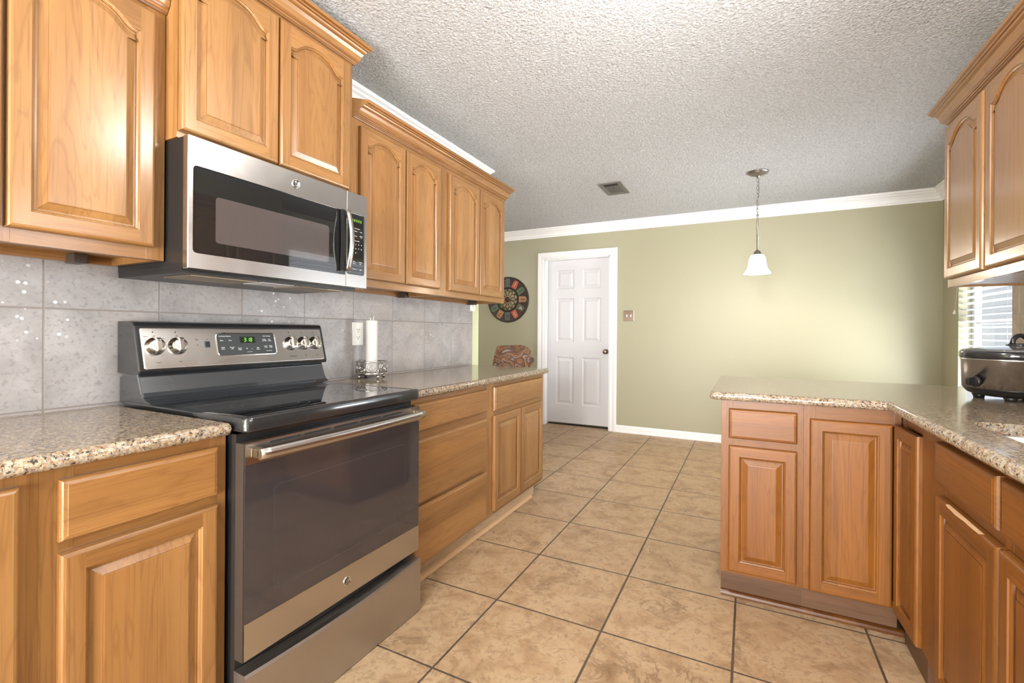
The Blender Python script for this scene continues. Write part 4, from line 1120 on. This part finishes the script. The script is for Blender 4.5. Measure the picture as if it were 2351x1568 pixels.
# ---------------------------------------------------------------- ceiling vent
vt = thing('ceiling_vent', 'small dark metal air vent in the popcorn ceiling', 'vent', (-1.072, 4.090, ZC))
hw, hl = 0.098, 0.180
mb = MB(); rings = []
for i, z in ((0, -0.0005), (0.003, -0.008), (0.026, -0.011), (0.036, -0.006), (0.036, -0.0005)):
    rings.append([(x, y, z) for x, y in ((-hw + i, -hl + i), (hw - i, -hl + i), (hw - i, hl - i), (-hw + i, hl - i))])
mb.loops(rings, False, False); mb.build('frame', M['grille'], vt)
mb = MB(); mb.box(-hw + 0.036, hw - 0.036, -hl + 0.036, hl - 0.036, -0.002, -0.0006); mb.build('backing', M['vent_dark'], vt)
for k in range(11):
    x = -0.055 + 0.011 * k
    mb = MB(); mb.loops([[(x + dx_, y, z) for dx_, z in ((-0.002, -0.003), (0.003, -0.009), (0.0038, -0.0085), (-0.0012, -0.003))] for y in (-0.085, 0.142)], True, True)
    mb.build('louver', M['white_plastic'], vt)

# ---------------------------------------------------------------- pendant
pd = thing('pendant_lamp', 'pendant lamp with a lit white bell shade on a chain', 'lamp', (0.061, 4.18, ZC))
mb = MB(); mb.lathe([(0.078, 0), (0.078, -0.004), (0.070, -0.012), (0.048, -0.022), (0.026, -0.028), (0.012, -0.036), (0.010, -0.044), (0.004, -0.048)], 40)
mb.build('canopy', M['pewter'], pd)
mb = MB()
def link(cx, cz, h, w, rot, mb_):
    pts = []
    for k in range(17):
        a = 2 * PI * k / 16
        x, z = w * math.cos(a), h * math.sin(a)
        pts.append((cx + x * math.cos(rot), x * math.sin(rot), cz + z))
    mb_.tube(pts, 0.0016, 6, cap=False)
z = -0.052; k = 0
while z > -0.345:
    link(0.002 * math.sin(k * 2.1), z - 0.014, 0.0175, 0.0085, R(90 * (k % 2) + 35), mb); z -= 0.030; k += 1
mb.build('chain', M['pewter'], pd)
mb = MB(); mb.tube([(0.006, 0.003, -0.04), (0.010, 0.0, -0.16), (-0.006, 0.004, -0.26), (0.0, 0, -0.345)], 0.0013, 6); mb.build('cord', M['ink'], pd)
mb = MB(); mb.lathe([(0.002, -0.335), (0.008, -0.340), (0.008, -0.350), (0.0055, -0.356), (0.0062, -0.38), (0.0062, -0.622), (0.005, -0.622)], 16); mb.build('stem', M['pewter'], pd)
mb = MB(); mb.lathe([(0.006, -0.618), (0.018, -0.628), (0.026, -0.640), (0.028, -0.648), (0.038, -0.655), (0.040, -0.662), (0.036, -0.664)], 32); mb.build('shade_fitter', M['pewter'], pd)
mb = MB()
prof = [(0.034, -0.656), (0.046, -0.662), (0.056, -0.680), (0.061, -0.705), (0.065, -0.740), (0.074, -0.770), (0.088, -0.793), (0.097, -0.804), (0.098, -0.808), (0.094, -0.808)]
prof2 = [(0.088, -0.797), (0.071, -0.773), (0.061, -0.742), (0.057, -0.706), (0.050, -0.680), (0.034, -0.662)]
mb.lathe(prof + prof2, 40, cap=False); mb.build('bell_shade', M['shade'], pd)
mb = MB(); mb.sphere((0, 0, -0.735), 0.028, sc=(1, 1, 1.25)); mb.build('bulb', M['shade'], pd)
pl_ = bpy.data.lights.new('pendant_glow', 'POINT'); pl_.energy = 7; pl_.color = (1.0, 0.84, 0.66); pl_.shadow_soft_size = 0.06
plo = bpy.data.objects.new('pendant_glow', pl_); C.objects.link(plo); plo.location = (0.061, 4.18, ZC - 0.83)

# flush ceiling lights: aisle lamp, plus unseen fill lamps added behind and in den
for nm, lb, loc, pw in (('ceiling_lamp', 'round flush ceiling lamp above the kitchen aisle', (-0.15, 1.34, ZC), 19),
                    ('ceiling_lamp', 'round flush fill lamp added behind the viewpoint', (-0.35, -1.3, ZC), 62),
                    ('ceiling_lamp', 'round flush fill lamp added in the den beyond the wall', (-3.6, 3.0, ZC), 34)):
    cl = thing(nm, lb, 'lamp', loc)
    mb = MB(); mb.lathe([(0.18, 0), (0.18, -0.015), (0.17, -0.022), (0.165, -0.022)], 40); mb.build('base_ring', M['pewter'], cl)
    mb = MB(); mb.lathe([(0.165, -0.02), (0.155, -0.05), (0.12, -0.08), (0.06, -0.098), (0.003, -0.102)], 40); mb.build('glass_dome', M['dome'], cl)
    L = bpy.data.lights.new('ceiling_lamp_glow', 'POINT'); L.shadow_soft_size = 0.12; L.energy = pw; L.color = (1.0, 0.955, 0.91)
    o = bpy.data.objects.new('ceiling_lamp_glow', L); C.objects.link(o); o.location = (loc[0], loc[1], ZC - 0.26)

# ---------------------------------------------------------------- wall clock
ck = thing('wall_clock', 'large round dark wall clock with coloured number tiles', 'clock', (-2.786, YF - 0.001, 1.570))
RC = 0.295
mb = MB(); mb.lathe([(RC, 0), (RC, 0.016), (RC - 0.006, 0.021), (RC - 0.012, 0.019), (0.001, 0.019)], 64, axis='y')
t = NT('weathered_dark_clock_face'); v = t.coord()
mdark = t.bsdf(t.ramp(t.noise(v, 18, 6, 0.7, 0.8), [(0.35, (0.022, 0.015, 0.012)), (0.6, (0.05, 0.028, 0.02)), (0.75, (0.12, 0.04, 0.02))]), 0.6)
mb.build('clock_face', mdark, ck)
def worn(name, c):
    t = NT(name); v = t.coord()
    return t.bsdf(t.mix(t.ramp(t.noise(v, 30, 5, 0.7), [(0.40, 0.0), (0.65, 0.5)]), c, tuple(a * 0.35 for a in c)), 0.6)
tc = {'grey': worn('worn_grey_blue', (0.115, 0.125, 0.11)), 'red': worn('worn_orange_red', (0.50, 0.105, 0.045)), 'green': worn('worn_green', (0.10, 0.16, 0.085)), 'tan': worn('worn_tan', (0.44, 0.215, 0.085)),
      'olive': worn('worn_olive', (0.10, 0.115, 0.06))}
cols = ['grey', 'red', 'green', 'tan', 'olive', 'red', 'grey', 'tan', 'green', 'red', 'olive', 'tan']
for k in range(12):
    a = -R(30 * k)
    nm = '12' if k == 0 else str(k)
    mb = MB(); w_, r0, r1 = 0.038, 0.165, 0.270
    pl = [(-w_, r0), (w_, r0), (w_ * 0.94, r1 - 0.018), (w_ * 0.55, r1), (-w_ * 0.55, r1), (-w_ * 0.94, r1 - 0.018)]
    mb.loops([[(x, y, z) for x, z in pl] for y in (-0.0188, -0.0215)], True, True, 0)
    mb.text(nm, 0.085 if k else 0.078, (0, -0.0216, 0.218), TX, 1)
    mb.xform(Matrix.Rotation(-a, 4, 'Y'))
    cream = k in (1, 4, 5)
    mb.build('number_tile', [tc[cols[k]], simple('cream_number', (0.55, 0.42, 0.28), 0.6) if cream else M['ink']], ck)
mb = MB(); mb.lathe([(0.155, 0.019), (0.155, 0.022), (0.150, 0.023), (0.140, 0.022), (0.140, 0.019)], 48, axis='y', cap=False); mb.build('inner_ring', M['vent_dark'], ck)
mb = MB(); mb.lathe([(0.138, 0.0190), (0.138, 0.0200), (0.001, 0.0200)], 48, axis='y')
for k in range(12):
    a = R(30 * k)
    for rr, w0 in ((0.088, 0.024), (0.122, 0.013)):
        pts = []
        for q in range(13):
            b = 2 * PI * q / 12
            lx, lz = w0 * math.cos(b), 0.036 * math.sin(b) * (1 if rr < 0.1 else 0.33) + rr
            pts.append((lx * math.cos(a) + lz * math.sin(a), -0.0206, -lx * math.sin(a) + lz * math.cos(a)))
        mb.tube(pts, 0.0032, 5, 1, cap=False)
mb.build('scroll_rosette', [worn('worn_cream', (0.36, 0.31, 0.17)), mdark], ck)
mb = MB(); mb.lathe([(0.040, 0.020), (0.038, 0.024), (0.010, 0.025), (0.009, 0.030), (0.001, 0.031)], 28, axis='y'); mb.build('centre_boss', simple('rust_brown', (0.10, 0.045, 0.03), 0.5), ck)
for ang, L_, w_ in ((R(-96), 0.11, 0.006), (R(-108), 0.15, 0.004)):
    mb = MB(); mb.poly([(-w_, -0.027, -0.02), (w_, -0.027, -0.02), (w_ * 0.4, -0.027, L_), (-w_ * 0.4, -0.027, L_)]); mb.poly([(-w_, -0.029, -0.02), (-w_ * 0.4, -0.029, L_), (w_ * 0.4, -0.029, L_), (w_, -0.029, -0.02)])
    mb.xform(Matrix.Rotation(-ang, 4, 'Y')); mb.build('hand', M['ink'], ck)

# ---------------------------------------------------------------- armchair in the den
ac = thing('armchair', 'armchair in multicoloured swirl fabric standing beyond the countertop end', 'chair', (-2.44, 4.30, 0), R(68))
def cushion(name, sx_, sy_, sz_, loc, rot=(0, 0, 0), bev=0.05):
    mb = MB(); mb.box(-sx_ / 2, sx_ / 2, -sy_ / 2, sy_ / 2, 0, sz_, 0)
    bmesh.ops.bevel(mb.bm, geom=list(mb.bm.edges), offset=bev, segments=5, profile=0.6, affect='EDGES')
    for f in mb.bm.faces: f.smooth = True
    return mb.build(name, M['fabric'], ac, loc, rot)
cushion('seat_cushion', 0.56, 0.56, 0.17, (0, 0, 0.29))
cushion('seat_base', 0.64, 0.66, 0.20, (0, 0, 0.11), bev=0.03)
cushion('backrest', 0.38, 0.17, 0.60, (-0.03, -0.25, 0.43), (R(16), 0, 0), 0.06)
for s_ in (-1, 1): cushion('armrest', 0.15, 0.62, 0.50, (s_ * 0.345, 0.0, 0.12), (0, 0, 0), 0.055)
mb = MB(); rings = []
for k in range(13):
    t_ = k / 12; r_ = 0.062 * (0.55 + 0.45 * math.sin(PI * min(1, t_ * 1.15 + 0.02)) ** 0.5)
    rings.append([(0.265 + r_ * 0.95 * math.cos(2 * PI * q / 18), -0.37 + 0.02 + t_ * 0.24, 0.86 - 0.10 * t_ + r_ * 1.15 * math.sin(2 * PI * q / 18)) for q in range(18)])
mb.loops(rings, True, True, 0, smooth=True); mb.build('wing_roll', M['fabric'], ac)
for a in (-0.27, 0.27):
    for b in (-0.27, 0.27):
        mb = MB(); mb.lathe([(0.014, 0.0005), (0.022, 0.11)], 12, (a, b, 0)); mb.build('leg', M['brown_side'], ac)

# ---------------------------------------------------------------- paper towel holder
ph = thing('paper_towel_holder', 'antique silver scrollwork stand holding a thin paper towel roll', 'holder', (-1.800, 1.880, ZT))
mb = MB()
for z_, rr in ((0.030, 0.078), (0.088, 0.080), (0.026, 0.078)):
    mb.tube([(rr * math.cos(2 * PI * k / 32), rr * math.sin(2 * PI * k / 32), z_) for k in range(33)], 0.0032, 8, cap=False)
mb.lathe([(0.074, 0.027), (0.074, 0.030), (0.001, 0.031)], 32)
mb.build('stand', M['silver_wire'], ph)
mb = MB()
for k in range(7):
    c0 = 2 * PI * k / 7
    for sgn, rs_, cz, off in ((1, 0.024, 0.058, 0.0), (-1, 0.013, 0.045, 0.42)):
        pts = []
        for q in range(26):
            t_ = q / 25; rr = rs_ * (1 - 0.82 * t_); b = sgn * (t_ * 3.6 * PI) + PI / 2
            aa = c0 + off + rr * math.cos(b) / 0.079; pts.append((0.079 * math.cos(aa), 0.079 * math.sin(aa), cz + rr * math.sin(b)))
        mb.tube(pts, 0.0020, 6)
    mb.tube([(0.079 * math.cos(c0 + 0.62), 0.079 * math.sin(c0 + 0.62), 0.030), (0.079 * math.cos(c0 + 0.66), 0.079 * math.sin(c0 + 0.66), 0.088)], 0.0022, 6)
mb.build('scrollwork', M['silver_wire'], ph)
for k in range(4):
    a = R(-20 + 90 * k); mb = MB(); mb.sphere((0.070 * math.cos(a), 0.070 * math.sin(a), 0.0105), 0.0100); mb.tube([(0.070 * math.cos(a), 0.070 * math.sin(a), 0.015), (0.074 * math.cos(a), 0.074 * math.sin(a), 0.029)], 0.004, 8); mb.build('ball_foot', M['silver_wire'], ph)
mb = MB(); mb.tube([(0, -0.011, 0.03), (0, -0.011, 0.318)] + [(0, -0.011 * math.cos(R(a)), 0.318 + 0.016 * math.sin(R(a))) for a in range(20, 180, 20)] + [(0, 0.011, 0.318), (0, 0.011, 0.03)], 0.0024, 8)
mb.build('handle_loop', M['silver_wire'], ph)
mb = MB(); mb.lathe([(0.019, 0.032), (0.030, 0.032), (0.0305, 0.034), (0.0305, 0.306), (0.030, 0.308), (0.019, 0.308), (0.0185, 0.306), (0.0185, 0.034)], 32, (-1.800, 1.880, ZT), cap=False)
mb.loops([[(-1.8 + r_ * math.cos(2 * PI * k / 32), 1.88 + r_ * math.sin(2 * PI * k / 32), ZT + 0.0335) for k in range(32)] for r_ in (0.0187, 0.0303)], False, False)
tag(mb.build('paper_towel_roll', M['paper']), 'nearly used white paper towel roll upright on the silver stand', 'paper towel')

# ---------------------------------------------------------------- slow cooker
sc = thing('slow_cooker', 'oval stainless slow cooker with black rim and glass lid at the right edge', 'slow cooker', (0.948, 2.52, ZT), R(27))
AX, AY = 0.165, 0.140
def oval(mb_, prof, mat=0, seg=56, cap=True):
    rings = []
    for s_, z_ in prof:
        ring = []
        for k in range(seg):
            a = 2 * PI * k / seg; c, s2 = math.cos(a), math.sin(a); e_ = 2 / 2.35
            ring.append(((AX + s_) * abs(c) ** e_ * (1 if c >= 0 else -1), (AY + s_) * abs(s2) ** e_ * (1 if s2 >= 0 else -1), z_))
        rings.append(ring)
    mb_.loops(rings, cap, cap, mat, smooth=True); return mb_
oval(MB(), [(-0.07, 0.012), (-0.035, 0.014), (-0.012, 0.024), (0.0, 0.040), (0.002, 0.044)]).build('base', M['black_plastic'], sc)
oval(MB(), [(0.0, 0.044), (0.003, 0.0445), (0.006, 0.150), (0.009, 0.153), (0.009, 0.160), (0.004, 0.160)]).build('steel_body', M['steel_z'], sc)
oval(MB(), [(0.004, 0.160), (0.010, 0.162), (0.012, 0.168), (0.012, 0.184), (0.006, 0.189), (-0.006, 0.189), (-0.012, 0.180)]).build('crock_rim', M['black_enamel'], sc)
mb = oval(MB(), [(0.004, 0.1885), (0.004, 0.193), (-0.010, 0.196), (-0.05, 0.204), (-0.10, 0.210), (-0.132, 0.2115)]); mb.build('lid', M['lid_glass'], sc)
mb = MB(); mb.lathe([(0.040, 0.2105), (0.038, 0.217), (0.020, 0.220), (0.001, 0.2205)], 28)
pts = [(0.030 * math.cos(R(a)), 0.0, 0.217 + 0.034 * math.sin(R(a))) for a in range(0, 181, 15)]
mb.tube(pts, 0.0085, 10); mb.build('lid_handle', M['black_enamel'], sc)
for s_ in (-1, 1):
    mb = MB(); pts = [(0.052 * math.cos(R(a)), s_ * (AY + 0.004 + 0.030 * math.sin(R(a))), 0.112) for a in range(0, 181, 15)]
    mb.tube(pts, 0.010, 10); mb.box(-0.058, 0.058, s_ * (AY + 0.012) - 0.008, s_ * (AY + 0.012) + 0.004, 0.094, 0.128, 0, 0.006); mb.build('side_handle', M['black_plastic'], sc)
mb = MB(); mb.lathe([(0.021, 0.0), (0.021, 0.008), (0.018, 0.012), (0.001, 0.013)], 28, (0, 0, 0), axis='x')
mb.loops([[(x, y * q, z * q) for y, z in ((-0.005, -0.017), (0.005, -0.017), (0.005, 0.017), (-0.005, 0.017))] for x, q in ((0.012, 1), (0.034, 0.85), (0.040, 0.5))], True, True)
mb.xform(Matrix.Rotation(PI, 4, 'Z')); mb.build('control_knob', M['black_plastic'], sc, (-AX - 0.004, 0, 0.070))
for a in (-0.10, 0.10):
    for b in (-0.06, 0.06):
        mb = MB(); mb.lathe([(0.016, 0.0003), (0.017, 0.006), (0.022, 0.016)], 16, (a, b, 0)); mb.build('foot', M['black_plastic'], sc)
